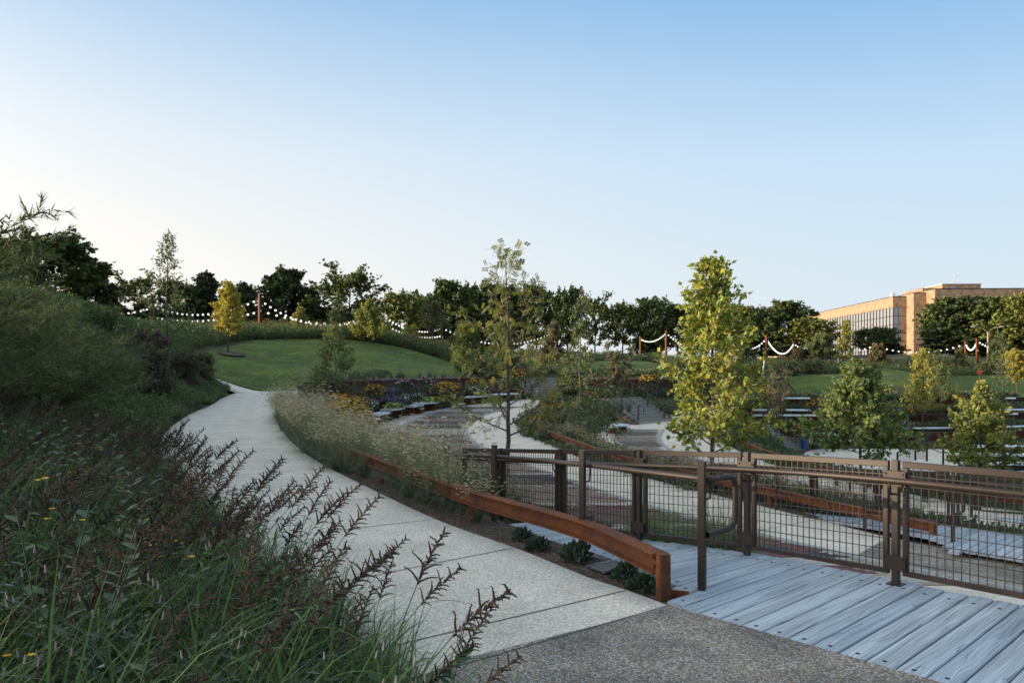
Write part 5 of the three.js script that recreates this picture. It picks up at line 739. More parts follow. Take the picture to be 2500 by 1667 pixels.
function blades(g, r, n, h, w, lean, cols, arc = 0.6) {
  for (let i = 0; i < n; i++) {
    const a = r() * 6.283, L = h * (0.6 + 0.5 * r()), b = Math.sqrt(r()) * 0.35 * h * 0.3, out = lean * (0.3 + r()), pts = [], dir = V(Math.cos(a), 0, Math.sin(a)); let p = V(Math.cos(a) * b, 0, Math.sin(a) * b), th = 0.1 + out * 0.35;
    for (let k = 0; k <= 4; k++) { pts.push(p); p = p.clone().add(V(dir.x * Math.sin(th) * L / 4, Math.cos(th) * L / 4, dir.z * Math.sin(th) * L / 4)); th += arc * (0.4 + r() * 0.8) * out; }
    const q = r() * 6.28; g.color(...mix(cols[Math.floor(r() * cols.length)], r, 0.25, 0.1)); g.ribbon(pts, t => w * (t < 0.2 ? 0.6 + 2 * t : 1.08 - t * 1.02), V(-dir.z * Math.cos(q * 0.1), 0.1, dir.x).normalize());
  }
}
function blondGrass(seed, h = 0.62) {                                       // parts: blades, seed heads held out sideways like eyelashes
  const r = RNG(seed), a = new GB(), s = new GB(); a.useCol = s.useCol = true; blades(a, r, 110, h * 0.8, 0.006, 1.1, [[0.09, 0.14, 0.045], [0.12, 0.16, 0.055], [0.08, 0.115, 0.05]]);
  for (let i = 0; i < 64; i++) { const az = r() * 6.283, out = (0.15 + 0.85 * r()), L = h * (0.85 + 0.45 * r()), pts = []; let p = V(0, 0, 0), th = 0.06 + 0.25 * out; for (let k = 0; k <= 4; k++) { pts.push(p); p = p.clone().add(V(Math.cos(az) * Math.sin(th) * L / 4, Math.cos(th) * L / 4, Math.sin(az) * Math.sin(th) * L / 4)); th += 0.22 * out; } s.color(...mix([0.22, 0.22, 0.11], r, 0.2)); s.ribbon(pts, () => 0.003, V(-Math.sin(az), 0, Math.cos(az)));
    for (let k = 0; k < 2; k++) { const e = pts[4].clone().lerp(pts[3], k * 0.5), b = r() * 6.28, d = V(Math.cos(b), (r() - 0.35) * 0.7, Math.sin(b)).normalize(), l = 0.032 + 0.024 * r(); s.color(...mix([0.52, 0.43, 0.27], r, 0.25)); s.ribbon([e, e.clone().addScaledVector(d, l * 0.5), e.clone().addScaledVector(d, l).add(V(0, 0.006, 0))], t => 0.011 * (1 - 0.5 * t), V(0, 1, 0)); } }
  return [a.geo(), s.geo()];
}
const BG = [blondGrass(1), blondGrass(2, 0.7), blondGrass(3, 0.55)];
let bgN = 0;
function grassClump(x, d, y, label, group, sc = 1) { const [a, s] = BG[bgN++ % 3], t = thing('ornamental_grass', label, 'grass', V(x, y, -d), group); t.userData.kind = 'thing'; part('blades', a, M.blade, t); part('seed_heads', s, M.seed, t); t.rotation.y = bgN * 1.7; const q = sc * (0.72 + 0.6 * hash2(bgN, 3, 1)); t.scale.set(q * 1.05, q * (0.85 + 0.35 * hash2(bgN, 5, 2)), q * 1.05); return t; }
const GG = (() => { const r = RNG(77), g = new GB(); g.useCol = true; blades(g, r, 130, 0.75, 0.008, 0.75, [[0.13, 0.2, 0.05], [0.17, 0.22, 0.06], [0.1, 0.16, 0.045], [0.28, 0.27, 0.12]], 0.6); return g.geo(); })();
{
  const r = RNG(44), c = spline(L1R, 200), l2 = spline(L2L, 200), done = [];
  const spots = [];
  for (let i = 0; i < 4000 && spots.length < 150; i++) { const k = Math.floor(r() * 200), p = c[k]; const d0 = -p.z; if (d0 < 8.3 || d0 > 34) continue; const o = 0.55 + Math.pow(r(), 0.8) * 2.6, x = p.x + o * 0.95, d = d0 + o * 0.35; if (!clear(x, d) || onDeck(x, d)) continue; if (spots.some(q => Math.hypot(q[0] - x, q[1] - d) < 0.42)) continue; if (d < 11 && o > 1.2) continue; const pu = 1250 + F * x / d; if (d > 20.5 && pu > 795 && pu < 925) continue; spots.push([x, d]); }
  for (const [x, d] of spots) grassClump(x, d, H(x, d) + 0.02, 'blond-seeded ornamental grass tuft in the bed between the upper path and brick paving', 'blond grasses along the upper path', 1.05);
  for (let i = 0; i < 58; i++) { const d = lerp(8.9, 27, Math.pow((i + r() * 0.6) / 58, 0.85)); let b = c[0]; for (const p of c) if (Math.abs(-p.z - d) < Math.abs(-b.z - d)) b = p; grassClump(b.x + (d < 12 ? 0.3 + 0.5 * r() : 0.02 + 0.3 * r()), d, yL1(d) - 0.03, 'blond-seeded ornamental grass tuft spilling over the path in front of the beam', 'blond grasses spilling onto the path', 1.2); }
  for (const [u, v, d] of [[1130, 1255, 8.9], [1165, 1262, 8.5], [1090, 1248, 9.4], [1060, 1240, 9.9]]) { const p = at(u, v, d); grassClump(p.x, d, 0 - 0.05, 'blond-seeded grass tuft over the near end of the beam', 'blond grasses at the near beam', 0.95); }
  const c2 = spline(L2R, 200); let n2 = 0; for (let i = 0; i < 900 && n2 < 60; i++) { const p = c2[Math.floor(r() * 200)], d0 = -p.z; if (d0 < 12.4 || d0 > 34) continue; const o = 0.1 + 2.0 * r(), x = p.x + o, d = d0 + o * 0.3; if (!clear(x, d)) continue; n2++; grassClump(x, d, H(x, d), 'blond-seeded grass tuft in the bed inside the curved lower beam', 'blond grasses inside the curved lower beam', 0.85); }
  // slope below the near fence
  for (let i = 0; i < 26; i++) { const k = 2.3 + r() * 1.2, j = Math.floor(k), f = k - j, a = FENCE[j + 1], b = FENCE[j + 2], o = 0.35 + 0.8 * r(), x = lerp(a[0], b[0], f) + 0.72 * o, d = lerp(a[1], b[1], f) + 0.69 * o; { const t = solo('green_grass', GG, M.blade, 'tall green grass tuft on the slope just behind the near fence', 'grass', 'green grasses behind the near fence', 'thing'); t.position.set(x, H(x, d), -d); t.rotation.y = i; t.scale.setScalar(0.8 + 0.4 * r()); }; }
}
// taller blue-green grasses in the planters
const TG = [5, 6].map(s => { const r = RNG(s), g = new GB(); g.useCol = true; blades(g, r, 150, 1.0, 0.009, 0.62, [[0.075, 0.095, 0.06], [0.095, 0.11, 0.065], [0.06, 0.08, 0.05]], 0.5); return g.geo(); });
let tgN = 0;
function tallGrass(p, sc, label, group) { const t = solo('tall_grass', TG[tgN++ % 2], M.blade, label, 'grass', group, 'thing'); t.position.copy(p); t.rotation.y = tgN * 2.3; t.scale.set(sc, sc, sc); return t; }
{
  const r = RNG(9), wa = spline(W1, 100), wb = spline(W2, 100);
  for (let i = 0; i < 34; i++) { const k = Math.floor(lerp(6, 99, r())), f = 0.3 + 0.62 * r(), p = wa[k].clone().lerp(wb[k], f); p.y = 0.22; tallGrass(p, 0.75 + 0.4 * r(), 'blue-green fountain grass in the planter behind the benches', 'fountain grasses in the bench planter'); }
  for (let i = 0; i < 30; i++) { const p = spline(W2, 60)[Math.floor(r() * 60)]; tallGrass(V(p.x - 0.5 - r(), 1.15, p.z - 0.3 - r() * 0.8), 0.5 + 0.2 * r(), 'pale grass tuft on the rim of the upper planter wall', 'grasses on the planter rim'); }
  for (let i = 0; i < 16; i++) { const p = spline(W2b, 40)[Math.floor(r() * 38)]; tallGrass(V(p.x, -0.3, p.z + 0.5 + r() * 0.8), 1.0 + 0.4 * r(), 'fountain grass in front of the far planter wall', 'fountain grasses below the small far lawn'); }
  for (const [u, v, d, s] of [[1500, 1005, 37, 1], [1515, 1010, 36.5, 1.1], [1478, 1008, 37.5, 1], [1536, 1006, 37, 0.9], [1470, 1030, 35, 0.9]]) tallGrass(at(u, v, d), s, 'blue-green fountain grass left of the middle steps', 'fountain grasses by the middle steps');
  for (const [u, v, d, s] of [[690, 985, 31.5, 1.05], [720, 975, 33, 1.1], [755, 978, 33, 1.1], [780, 985, 32, 1], [740, 990, 31, 1]]) { const p = at(u, v, d); tallGrass(V(p.x, H(p.x, d), -d), s, 'dark fine grass behind the blond grasses at the path bend', 'dark grasses at the path bend'); }
  for (const [u, v, d, s] of [[2262, 1082, 58.5, 1.5], [2240, 1080, 58.5, 1.2], [2200, 1008, 62.5, 1.2], [1808, 1010, 58, 1.2], [1790, 990, 62, 1.3], [1824, 1000, 60, 1.3], [2300, 1035, 62, 1.1], [2320, 1034, 62, 1.0], [2440, 1000, 66, 1.1], [2470, 1000, 66, 1.1], [2195, 960, 70, 1.3], [2215, 962, 70, 1.2]]) tallGrass(at(u, v, d), s, 'tall pale grass against the rusted tier walls', 'grasses on the far tiers');
}
// yellow daisies: leafy mound with many small flowers
function flowerMound(seed, h, w, nf, petal, eye, leafCol, fs = 0.034) {
  const r = RNG(seed), a = new GB(), f = new GB(); a.useCol = f.useCol = true;
  for (let i = 0; i < 420; i++) { const az = r() * 6.283, q = Math.sqrt(r()), el = Math.pow(r(), 0.6), p = V(Math.cos(az) * w * q * Math.sqrt(1 - el * el * 0.8), h * el * 0.92, Math.sin(az) * w * q * Math.sqrt(1 - el * el * 0.8)), t = rdir(r).add(V(Math.cos(az) * 0.5, 0.4, Math.sin(az) * 0.5)).normalize(); let n = rdir(r); n.addScaledVector(t, -n.dot(t)).normalize(); a.color(...mix(leafCol, r, 0.35, 0.1)); LEAF.oval(a, p, t, n, 0.1); }
  for (let i = 0; i < nf; i++) { const az = r() * 6.283, q = Math.sqrt(r()) * 1.02, y = h * (0.5 + 0.55 * Math.sqrt(Math.max(0, 1 - q * q))) * (0.85 + 0.25 * r()), c = V(Math.cos(az) * w * q, y, Math.sin(az) * w * q), up = V(Math.cos(az) * q * 0.7 + (r() - 0.5) * 0.5, 1, Math.sin(az) * q * 0.7 + (r() - 0.5) * 0.5).normalize(), e1 = up.clone().cross(V(0.3, 0, 1)).normalize(), e2 = up.clone().cross(e1), s = fs * (0.75 + 0.5 * r()); f.color(...mix(petal, r, 0.22, 0.06));
    for (let k = 0; k < 7; k++) { const b = k * 0.8976 + r() * 0.2, d = e1.clone().multiplyScalar(Math.cos(b)).addScaledVector(e2, Math.sin(b)), sd = d.clone().cross(up).multiplyScalar(s * 0.3), m = c.clone().addScaledVector(d, s * 0.6), t = c.clone().addScaledVector(d, s).addScaledVector(up, -s * 0.2); f.i.push(f.v(c.x, c.y, c.z), f.v(m.x + sd.x, m.y + sd.y, m.z + sd.z), f.v(t.x, t.y, t.z), f.v(c.x, c.y, c.z), f.v(t.x, t.y, t.z), f.v(m.x - sd.x, m.y - sd.y, m.z - sd.z)); }
    if (eye) { f.color(...eye); const t = c.clone().addScaledVector(up, s * 0.25), P = k => { const b = k * 1.571, d = e1.clone().multiplyScalar(Math.cos(b) * s * 0.26).addScaledVector(e2, Math.sin(b) * s * 0.26).add(c).addScaledVector(up, 0.002); return f.v(d.x, d.y, d.z); }, T = f.v(t.x, t.y, t.z), Q = [0, 1, 2, 3].map(P); for (let k = 0; k < 4; k++) f.i.push(T, Q[k], Q[(k + 1) % 4]); } }
  return [a.geo(), f.geo()];
}
const LF = [0.05, 0.08, 0.025];
const MOUND = { yellow: flowerMound(1, 0.62, 0.5, 190, [0.62, 0.33, 0.012], [0.05, 0.025, 0.012], LF), yellow2: flowerMound(2, 0.55, 0.45, 130, [0.58, 0.29, 0.012], [0.05, 0.025, 0.012], LF), purple: flowerMound(3, 0.4, 0.5, 160, [0.16, 0.11, 0.27], null, [0.06, 0.075, 0.06], 0.024), white: flowerMound(4, 0.35, 0.35, 50, [0.7, 0.68, 0.66], null, [0.07, 0.1, 0.04], 0.03), lime: flowerMound(5, 0.3, 0.45, 60, [0.3, 0.36, 0.06], null, [0.16, 0.22, 0.05], 0.05), pink: flowerMound(6, 0.6, 0.4, 46, [0.45, 0.26, 0.3], [0.1, 0.04, 0.02], [0.045, 0.07, 0.03], 0.04) };
function mound(kind, p, sc, label, group) { const [a, f] = MOUND[kind], t = thing(kind.startsWith('yellow') ? 'yellow_daisies' : 'flower_mound', label, 'flowers', p, group); part('foliage', a, M.leaf, t); part('flowers', f, M.seed, t); t.rotation.y = p.x * 7; t.scale.set(...(Array.isArray(sc) ? sc : [sc, sc, sc])); return t; }
const g0 = (u, v, d) => at(u, v, d);
const gb = 'yellow daisies by the first bench';
for (const [u, v, d, s, k] of [[832, 1024, 28.5, 1.15, 'yellow'], [858, 1032, 28, 1.1, 'yellow2'], [846, 1050, 26.5, 1.1, 'yellow'], [872, 1052, 26.8, 0.95, 'yellow2'], [842, 1078, 24, 1.0, 'yellow'], [868, 1076, 24.6, 0.9, 'yellow2'], [856, 1096, 22.4, 0.85, 'yellow']]) { const p = g0(u, v, d); p.y = H(p.x, d) + 0.05; mound(k, p, s * 1.75, 'mound of yellow daisies among the blond grass before the first bench', gb); }
mound('yellow2', g0(866, 1012, 31.5), 1.35, 'dense yellow daisy mound at the left end of the planter wall'); mound('yellow', g0(913, 982, 34.5), 1.25, 'yellow daisies beside fountain grass in the bench planter'); mound('yellow', g0(1092, 976, 41), [2.0, 1.5, 1.6], 'large round mound of yellow daisies above the benches'); mound('yellow2', g0(1268, 938, 50), 1.8, 'yellow daisies behind the young locust crown'); mound('yellow2', g0(1165, 950, 46), 1.3, 'small yellow daisy mound hidden by the locust leaves');
mound('purple', g0(960, 994, 34.2), [1.6, 1.2, 1.3], 'purple lavender mound behind the second bench'); mound('purple', g0(960, 968, 35), [1.6, 1, 1], 'grey-violet lavender under the upper planter wall'); mound('white', g0(990, 984, 34.9), 1.1, 'white flowers beside the lavender'); mound('white', g0(1014, 980, 35.8), 1.1, 'white flowers above the long bench'); mound('white', g0(905, 1000, 32.8), 1.1, 'white flowers behind the first bench pair'); mound('lime', g0(1050, 984, 37), [1.9, 1.0, 1.2], 'lime green leafy mound above the long bench'); mound('lime', g0(962, 998, 33.2), [1.1, 0.9, 0.9], 'lime green leafy mound in front of the lavender'); mound('pink', g0(985, 966, 35.6), 1.3, 'pale pink coneflowers under the fountain grass'); mound('pink', g0(1040, 958, 38.5), 1.3, 'dusky coneflowers left of the large daisy mound'); mound('white', g0(1165, 966, 45), 1.6, 'white flowers behind the bench at the locust');
for (const [u, v, d, s, k, l] of [[1335, 1012, 33, 1.1, 'yellow', 'yellow daisies at the tip of the curved lower bed'], [1350, 1022, 32, 1.0, 'yellow2', 'second yellow daisy mound at the tip of the curved lower bed'], [1322, 1045, 28.6, 0.8, 'yellow', 'yellow daisies just inside the curved lower beam'], [1340, 1042, 28.8, 0.9, 'yellow2', 'yellow daisies spreading before the birch sapling'], [1356, 1040, 29.4, 0.8, 'yellow', 'yellow daisies by the foot of the birch sapling'], [1418, 1082, 27, 0.8, 'yellow2', 'few yellow daisies behind the birch trunk'], [1440, 985, 42, 1.2, 'yellow2', 'yellow daisies behind the drooping birch branches'], [1312, 1028, 31, 0.9, 'pink', 'pale pink flowers inside the curved lower beam']]) mound(k, g0(u, v, d), s, l);
for (const [u, v, d, s, k, l] of [[1845, 974, 66, [4.6, 1.9, 1.2], 'yellow', 'long hedge of yellow daisies in a rusted planter on the upper tier'], [1890, 974, 66, [4.2, 1.9, 1.2], 'yellow2', 'right half of the yellow daisy hedge on the upper tier'], [1868, 993, 62, [2, 1.6, 1.2], 'yellow', 'yellow daisies behind the birch clump'], [2000, 1008, 60, [2.6, 1.9, 1.2], 'yellow2', 'yellow daisies between the birch clump and green maple'], [1952, 1068, 57, [2.2, 1.7, 1.3], 'yellow2', 'dull yellow daisies above the blue bin'], [1832, 1095, 48, [1.9, 1.7, 1.3], 'yellow', 'yellow daisies at the foot of the maple by the steps'], [2048, 1040, 58, [2.0, 1.5, 1.2], 'yellow2', 'yellow daisies glimpsed through the green maple'], [2188, 1018, 61.5, [1.7, 1.7, 1.2], 'yellow', 'left yellow daisy mound on the lowest far tier'], [2216, 1019, 61.5, [1.8, 1.6, 1.2], 'yellow2', 'right yellow daisy mound on the lowest far tier'], [2345, 990, 66, [1.9, 1.5, 1.2], 'yellow', 'yellow daisies on the middle far tier'], [1588, 945, 50, [1.8, 1.5, 1.2], 'yellow2', 'yellow daisies under the small far lawn beside the maple'], [2204, 1068, 58, 1.8, 'lime', 'lime leafy plant before the stage wall'], [2210, 1058, 58.5, 1.8, 'pink', 'dusky red flowers before the stage wall']]) mound(k, g0(u, v, d), s, l);
// dark perennial tufts in the mulch below the first beam
{ const r = RNG(71), g = new GB(); g.useCol = true; for (let i = 0; i < 230; i++) { const az = r() * 6.283, el = 0.2 + 1.2 * r(), t = V(Math.cos(az) * Math.cos(el), Math.sin(el), Math.sin(az) * Math.cos(el)), p = t.clone().multiplyScalar(0.03 + 0.09 * r()); p.y = Math.max(0, p.y); let n = rdir(r); n.addScaledVector(t, -n.dot(t)).normalize(); g.color(...mix([0.03, 0.07, 0.022], r, 0.35, 0.15)); LEAF.oval(g, p, t, n, 0.055); } const q = g.geo();
  [[1275, 1311, 7.55, 0.95], [1312, 1337, 7.1, 1.0], [1408, 1358, 6.72, 1.25], [1528, 1402, 6.12, 1.05], [1566, 1432, 5.82, 0.95]].forEach(([u, v, d, s], i) => { const p = at(u, v, d); p.y = -0.05; const t = solo('perennial_tuft', q, M.leaf, ['small dark green tuft beside the far end of the mulch', 'dark green tuft next to the timber stub', 'largest dark green tuft beside the drain grate', 'dark green tuft near the end post', 'dark green tuft at the foot of the end post'][i], 'plant', 'dark tufts in the mulch below the beam'); t.position.copy(p); t.scale.setScalar(s); t.rotation.y = i * 2; }); }
// scattered low growth, meadow and bank grass
function scatter(name, geos, mat, n, gen, label, category, seed, smin, smax) { const r = RNG(seed), m = new THREE.Matrix4(), q = new THREE.Quaternion(), pts = geos.map(() => []); let tries = 0, made = 0; while (made < n && tries++ < n * 30) { const p = gen(r); if (!p) continue; made++; pts[made % geos.length].push(p); } geos.forEach((g, k) => { const im = new THREE.InstancedMesh(g, mat, pts[k].length); im.name = numbered(name); im.userData = { label, category, kind: 'stuff' }; pts[k].forEach((p, i) => { const s = lerp(smin, smax, r()) * (p.s || 1); q.setFromEuler(new THREE.Euler((r() - 0.5) * 0.3, r() * 6.28, (r() - 0.5) * 0.3)); m.compose(V(p.x, p.y, p.z), q, V(s, s * (0.8 + 0.4 * r()), s)); im.setMatrixAt(i, m); const c = 0.75 + 0.5 * r(); im.setColorAt(i, rgb(c * (0.9 + 0.25 * r()), c, c * 0.95)); }); im.castShadow = im.receiveShadow = true; scene.add(im); }); }
const MG = [11, 12, 13].map(s => { const r = RNG(s), g = new GB(); g.useCol = true; blades(g, r, 46, 0.8, 0.016, 0.8, [[0.09, 0.14, 0.035], [0.12, 0.16, 0.04], [0.16, 0.165, 0.055]], 0.7); for (let i = 0; i < 26; i++) { const az = r() * 6.28, p = V(Math.cos(az) * 0.2 * r(), 0.15 + 0.5 * r(), Math.sin(az) * 0.2 * r()), t = rdir(r).add(V(0, 0.5, 0)).normalize(); let n = rdir(r); n.addScaledVector(t, -n.dot(t)).normalize(); g.color(...mix([0.085, 0.14, 0.035], r, 0.3, 0.15)); LEAF.oval(g, p, t, n, 0.13); } return g.geo(); });
const MF = [14].map(s => { const r = RNG(s), g = new GB(); g.useCol = true; blades(g, r, 20, 0.9, 0.012, 0.6, [[0.13, 0.13, 0.05], [0.17, 0.15, 0.06]], 0.4); for (let i = 0; i < 14; i++) { const az = r() * 6.28, p = V(Math.cos(az) * 0.25 * r(), 0.7 + 0.25 * r(), Math.sin(az) * 0.25 * r()); g.color(...mix([0.36, 0.24, 0.03], r, 0.3, 0.1)); LEAF.oval(g, p, V(1, 0.3, 0).applyAxisAngle(V(0, 1, 0), r() * 6), V(0, 1, 0), 0.09); } return g.geo(); });
const bankX = d => { let b = S1L[0]; for (const p of S1L) if (Math.abs(-p.z - d) < Math.abs(-b.z - d)) b = p; return b.x; };
scatter('bank_grass', MG, M.blade, 5200, r => { const d = 9 + 39 * Math.pow(r(), 0.8), x = bankX(d) - 0.1 - 15 * Math.pow(r(), 1.35); if (!clear(x, d) || inside([[-25, 50], [-16, 50], [-16, 47.4], [-19, 45.5]], x, d)) return null; const e = bankX(d) - x; return { x, y: H(x, d) - 0.02, z: -d, s: 0.55 + 0.5 * clamp(e / 3, 0, 1) + (d > 30 && e > 3 ? 0.35 : 0) }; }, 'dense green weeds and grasses covering the left bank', 'grass', 301, 0.7, 1.15);
const CREST = [[-27, 66], [-25, 70.5], [-20, 73], [-15, 75.4], [-10, 76.4], [-4, 74], [0, 68.6], [2.2, 62.4], [1.4, 56.4], [3.6, 58], [4, 66], [2, 74], [-2, 82], [-10, 90], [-22, 84], [-32, 78]];
scatter('bank_grass', MG, M.blade, 1500, r => { const x = lerp(-46, -22, r()), d = lerp(44, 80, r()); return inside([[-24, 45.5], [-22.4, 50.5], [-24.4, 55], [-26.4, 62], [-26, 68], [-34, 80], [-46, 70], [-42, 50], [-34, 44]], x, d) ? { x, y: H(x, d) - 0.02, z: -d, s: 1.2 } : null; }, 'green meadow growth on the bank beside the golden tree', 'grass', 311, 0.8, 1.2);
scatter('crest_meadow', [...MG, ...MF], M.blade, 4200, r => { const x = lerp(-34, 5, r()), d = lerp(55, 92, r()); return inside(CREST, x, d) ? { x, y: H(x, d) - 0.03, z: -d, s: 1.15 } : null; }, 'tall meadow of grasses and wildflowers along the crest of the lawn', 'meadow', 302, 0.8, 1.4);
scatter('far_meadow', [...MG, ...MF], M.blade, 4600, r => { const x = lerp(-2, 85, r()), d = lerp(62, 112, r()); if (x < 20 ? d < (x < 4.2 ? 66 : x < 16 ? 80 : 60) : d < 58 + 26 + (x > 40 ? (x - 40) * 0.5 : 0) && !(x < 27 && d > 64 && d > 120 - 2 * x)) return null; return { x, y: H(x, d) - 0.03, z: -d, s: 1.3 }; }, 'meadow growth on the far rim under the light posts', 'meadow', 303, 0.8, 1.3);
const GC = [21, 22].map(s => { const r = RNG(s), g = new GB(); g.useCol = true; blades(g, r, 26, 0.34, 0.008, 1.0, [[0.08, 0.12, 0.035], [0.11, 0.13, 0.05]], 0.7); for (let i = 0; i < 60; i++) { const az = r() * 6.28, p = V(Math.cos(az) * 0.22 * Math.sqrt(r()), 0.2 * r(), Math.sin(az) * 0.22 * Math.sqrt(r())), t = rdir(r).add(V(0, 0.6, 0)).normalize(); let n = rdir(r); n.addScaledVector(t, -n.dot(t)).normalize(); g.color(...mix([0.075, 0.115, 0.03], r, 0.35, 0.15)); LEAF.oval(g, p, t, n, 0.075); } return g.geo(); });
const okBed = (x, d) => clear(x, d) && x > bankX(Math.min(d, 48)) + 2.2 && !inside([[-7.9, 40], [-3.9, 47.4], [1.2, 56], [2, 62], [-25, 70], [-23, 52], [-7.4, 52]], x, d);
scatter('bed_growth', GC, M.leaf, 7600, r => { const d = 10 + 46 * Math.pow(r(), 1.2), x = lerp(-9, 24, r()); if (!okBed(x, d)) return null; const y = H(x, d); if (d < 36 && curveDist(S1R, x, -d) < 1.0) return null; return { x, y: y - 0.01, z: -d, s: 1 + d / 90 }; }, 'low leafy ground cover filling the planting beds', 'ground cover', 304, 0.7, 1.5);
scatter('tier_growth', GC, M.leaf, 1500, r => { const k = r(), c = k < 0.34 ? [TA, TB, -3.36] : k < 0.7 ? [TB, TC, -2.2] : [TC, TC, -1.12], i = Math.floor(r() * 6), f = r(), a = c[0][i].clone().lerp(c[0][i + 1], f), b = c[1][i].clone().lerp(c[1][i + 1], f), p = a.lerp(b, 0.3 + 0.6 * r()); if (k > 0.7) p.z -= 0.2 + 1.4 * r(); return { x: p.x, y: c[2], z: p.z, s: 1.9 }; }, 'low planting on the far tiers', 'ground cover', 305, 0.7, 1.6);
// feathery shrubs of the left bank
function featherShrub(seed, h, w, n, col, stemCol, spread = 0.5) {
  const r = RNG(seed), wd = new GB(), f = new GB(); wd.color(...stemCol); f.useCol = true;
  for (let i = 0; i < n; i++) {
    const az = r() * 6.283, out = spread * (0.25 + 0.9 * Math.sqrt(r())), L = h * (0.7 + 0.45 * r()), pts = []; let p = V(Math.cos(az) * 0.1, 0, Math.sin(az) * 0.1), th = out * 0.45; for (let k = 0; k <= 7; k++) { pts.push(p); p = p.clone().add(V(Math.cos(az) * Math.sin(th) * L / 7 * w + (r() - 0.5) * 0.05, Math.cos(th) * L / 7, Math.sin(az) * Math.sin(th) * L / 7 * w + (r() - 0.5) * 0.05)); th += out * 0.17 + (r() - 0.5) * 0.12; }
    wd.tube(pts, t => 0.016 * (1 - 0.85 * t), 4); const c = new THREE.CatmullRomCurve3(pts);
    for (let k = 0; k < 46; k++) { const t = 0.12 + 0.88 * Math.pow((k + r()) / 46, 0.8), a = c.getPoint(Math.min(1, t)), td = c.getTangent(Math.min(1, t)), d = td.clone().multiplyScalar(0.8).add(rdir(r).multiplyScalar(0.9)).add(V(0, 0.25, 0)).normalize(), l = (0.2 + 0.28 * r()) * (1.2 - 0.5 * t), cc = mix(col, r, 0.35, 0.2);
      for (let q = 0; q < 13; q++) { const s = q / 13, b = a.clone().addScaledVector(d, l * s).add(V(0, -0.05 * s * s, 0)), nd = d.clone().multiplyScalar(0.9).add(rdir(r).multiplyScalar(0.75)).normalize(), e = b.clone().addScaledVector(nd, 0.075 + 0.05 * r()), sd = nd.clone().cross(rdir(r)).normalize().multiplyScalar(0.0075); f.color(...cc); f.i.push(f.v(b.x - sd.x, b.y - sd.y, b.z - sd.z), f.v(b.x + sd.x, b.y + sd.y, b.z + sd.z), f.v(e.x, e.y, e.z)); } }
  }
  return [wd.geo(), f.geo()];
}
const FS = [featherShrub(7, 2.6, 1.0, 46, [0.085, 0.115, 0.03], [0.13, 0.1, 0.07], 0.85), featherShrub(8, 2.3, 1.1, 46, [0.1, 0.12, 0.03], [0.13, 0.1, 0.07], 0.95)];
function shrub(x, d, sc, k, label, turn) { const t = thing('feathery_shrub', label, 'shrub', onG(x, d, -0.05), 'feathery shrubs on the left bank'); part('stems', FS[k][0], M.bark, t); part('foliage', FS[k][1], M.needle, t); t.scale.set(...sc); t.rotation.y = turn; }
shrub(-8.3, 8.7, [1.25, 1.42, 1.25], 0, 'tallest feathery shrub, its plumes rising against the sky', 0.3); shrub(-8.6, 11.6, [1.15, 0.98, 1.15], 1, 'broad feathery shrub behind the brown-seeded weeds', 1.4); shrub(-10.4, 12.8, [1.2, 1.05, 1.2], 0, 'feathery shrub deep in the left thicket', 2.6); shrub(-9.9, 15.6, [1.1, 0.86, 1.1], 1, 'feathery shrub leaning over the path side of the bank', 3.3); shrub(-11.8, 18.6, [1.1, 0.72, 1.1], 0, 'feathery shrub left of the reddish one', 4.1); shrub(-13.6, 15.4, [1.3, 1.15, 1.3], 1, 'feathery shrub at the back of the thicket', 5.0); shrub(-15, 21.4, [1.3, 1.0, 1.3], 1, 'feathery shrub higher on the bank', 5.6); shrub(-13.6, 23.5, [1.0, 0.8, 1.0], 0, 'low feathery shrub before the reddish one', 1.1); shrub(-18, 26, [1.3, 1, 1.3], 1, 'feathery shrub on top of the bank', 2.9);
function leafyShrub(name, label, p, o, group) { const t = thing(name, label, 'shrub', p, group), g = growTree(o); part('stems', g.wood, M.bark, t); part('foliage', g.leaves, M.leaf, t); return t; }
leafyShrub('reddish_shrub', 'dark reddish leafy shrub on the bank left of the lawn', onG(-13.6, 27.6, -0.1), { seed: 81, h: 2.5, r: 0.05, multi: 7, first: 0.1, limbs: 70, reach: t => 1.2 * (1 - 0.4 * t), rise: t => lerp(0.4, 1.1, t), leaf: 'oval', size: 0.1, per: 10, twigs: 8, cols: [[0.11, 0.05, 0.035], [0.08, 0.04, 0.028], [0.07, 0.07, 0.028]], bark: [0.08, 0.05, 0.04] });
leafyShrub('reddish_shrub', 'low rust-tinted shrub at the foot of the bank by the lawn', onG(-16.6, 37, -0.1), { seed: 82, h: 1.3, r: 0.04, multi: 6, first: 0.05, limbs: 60, reach: t => 1.1 * (1 - 0.4 * t), rise: t => lerp(0.3, 1.0, t), leaf: 'oval', size: 0.1, per: 9, twigs: 8, cols: [[0.08, 0.06, 0.025], [0.06, 0.05, 0.02], [0.1, 0.06, 0.03]], bark: [0.08, 0.05, 0.04] });
for (const [x, d, h, l] of [[-15.6, 32, 1.5, 'round leafy shrub behind the reddish one'], [-17.6, 41.5, 1.4, 'low leafy shrub beside the far path corner'], [-19.5, 35, 1.7, 'leafy shrub on the bank under the golden tree']]) leafyShrub('leafy_shrub', l, onG(x, d, -0.1), { seed: Math.floor(d), h, r: 0.04, multi: 6, first: 0.05, limbs: 54, reach: t => 1.2 * (1 - 0.4 * t), rise: t => lerp(0.3, 1.0, t), leaf: 'oval', size: 0.15, per: 6, twigs: 6, cols: GRN.concat([[0.09, 0.08, 0.03]]), bark: [0.08, 0.06, 0.05] });
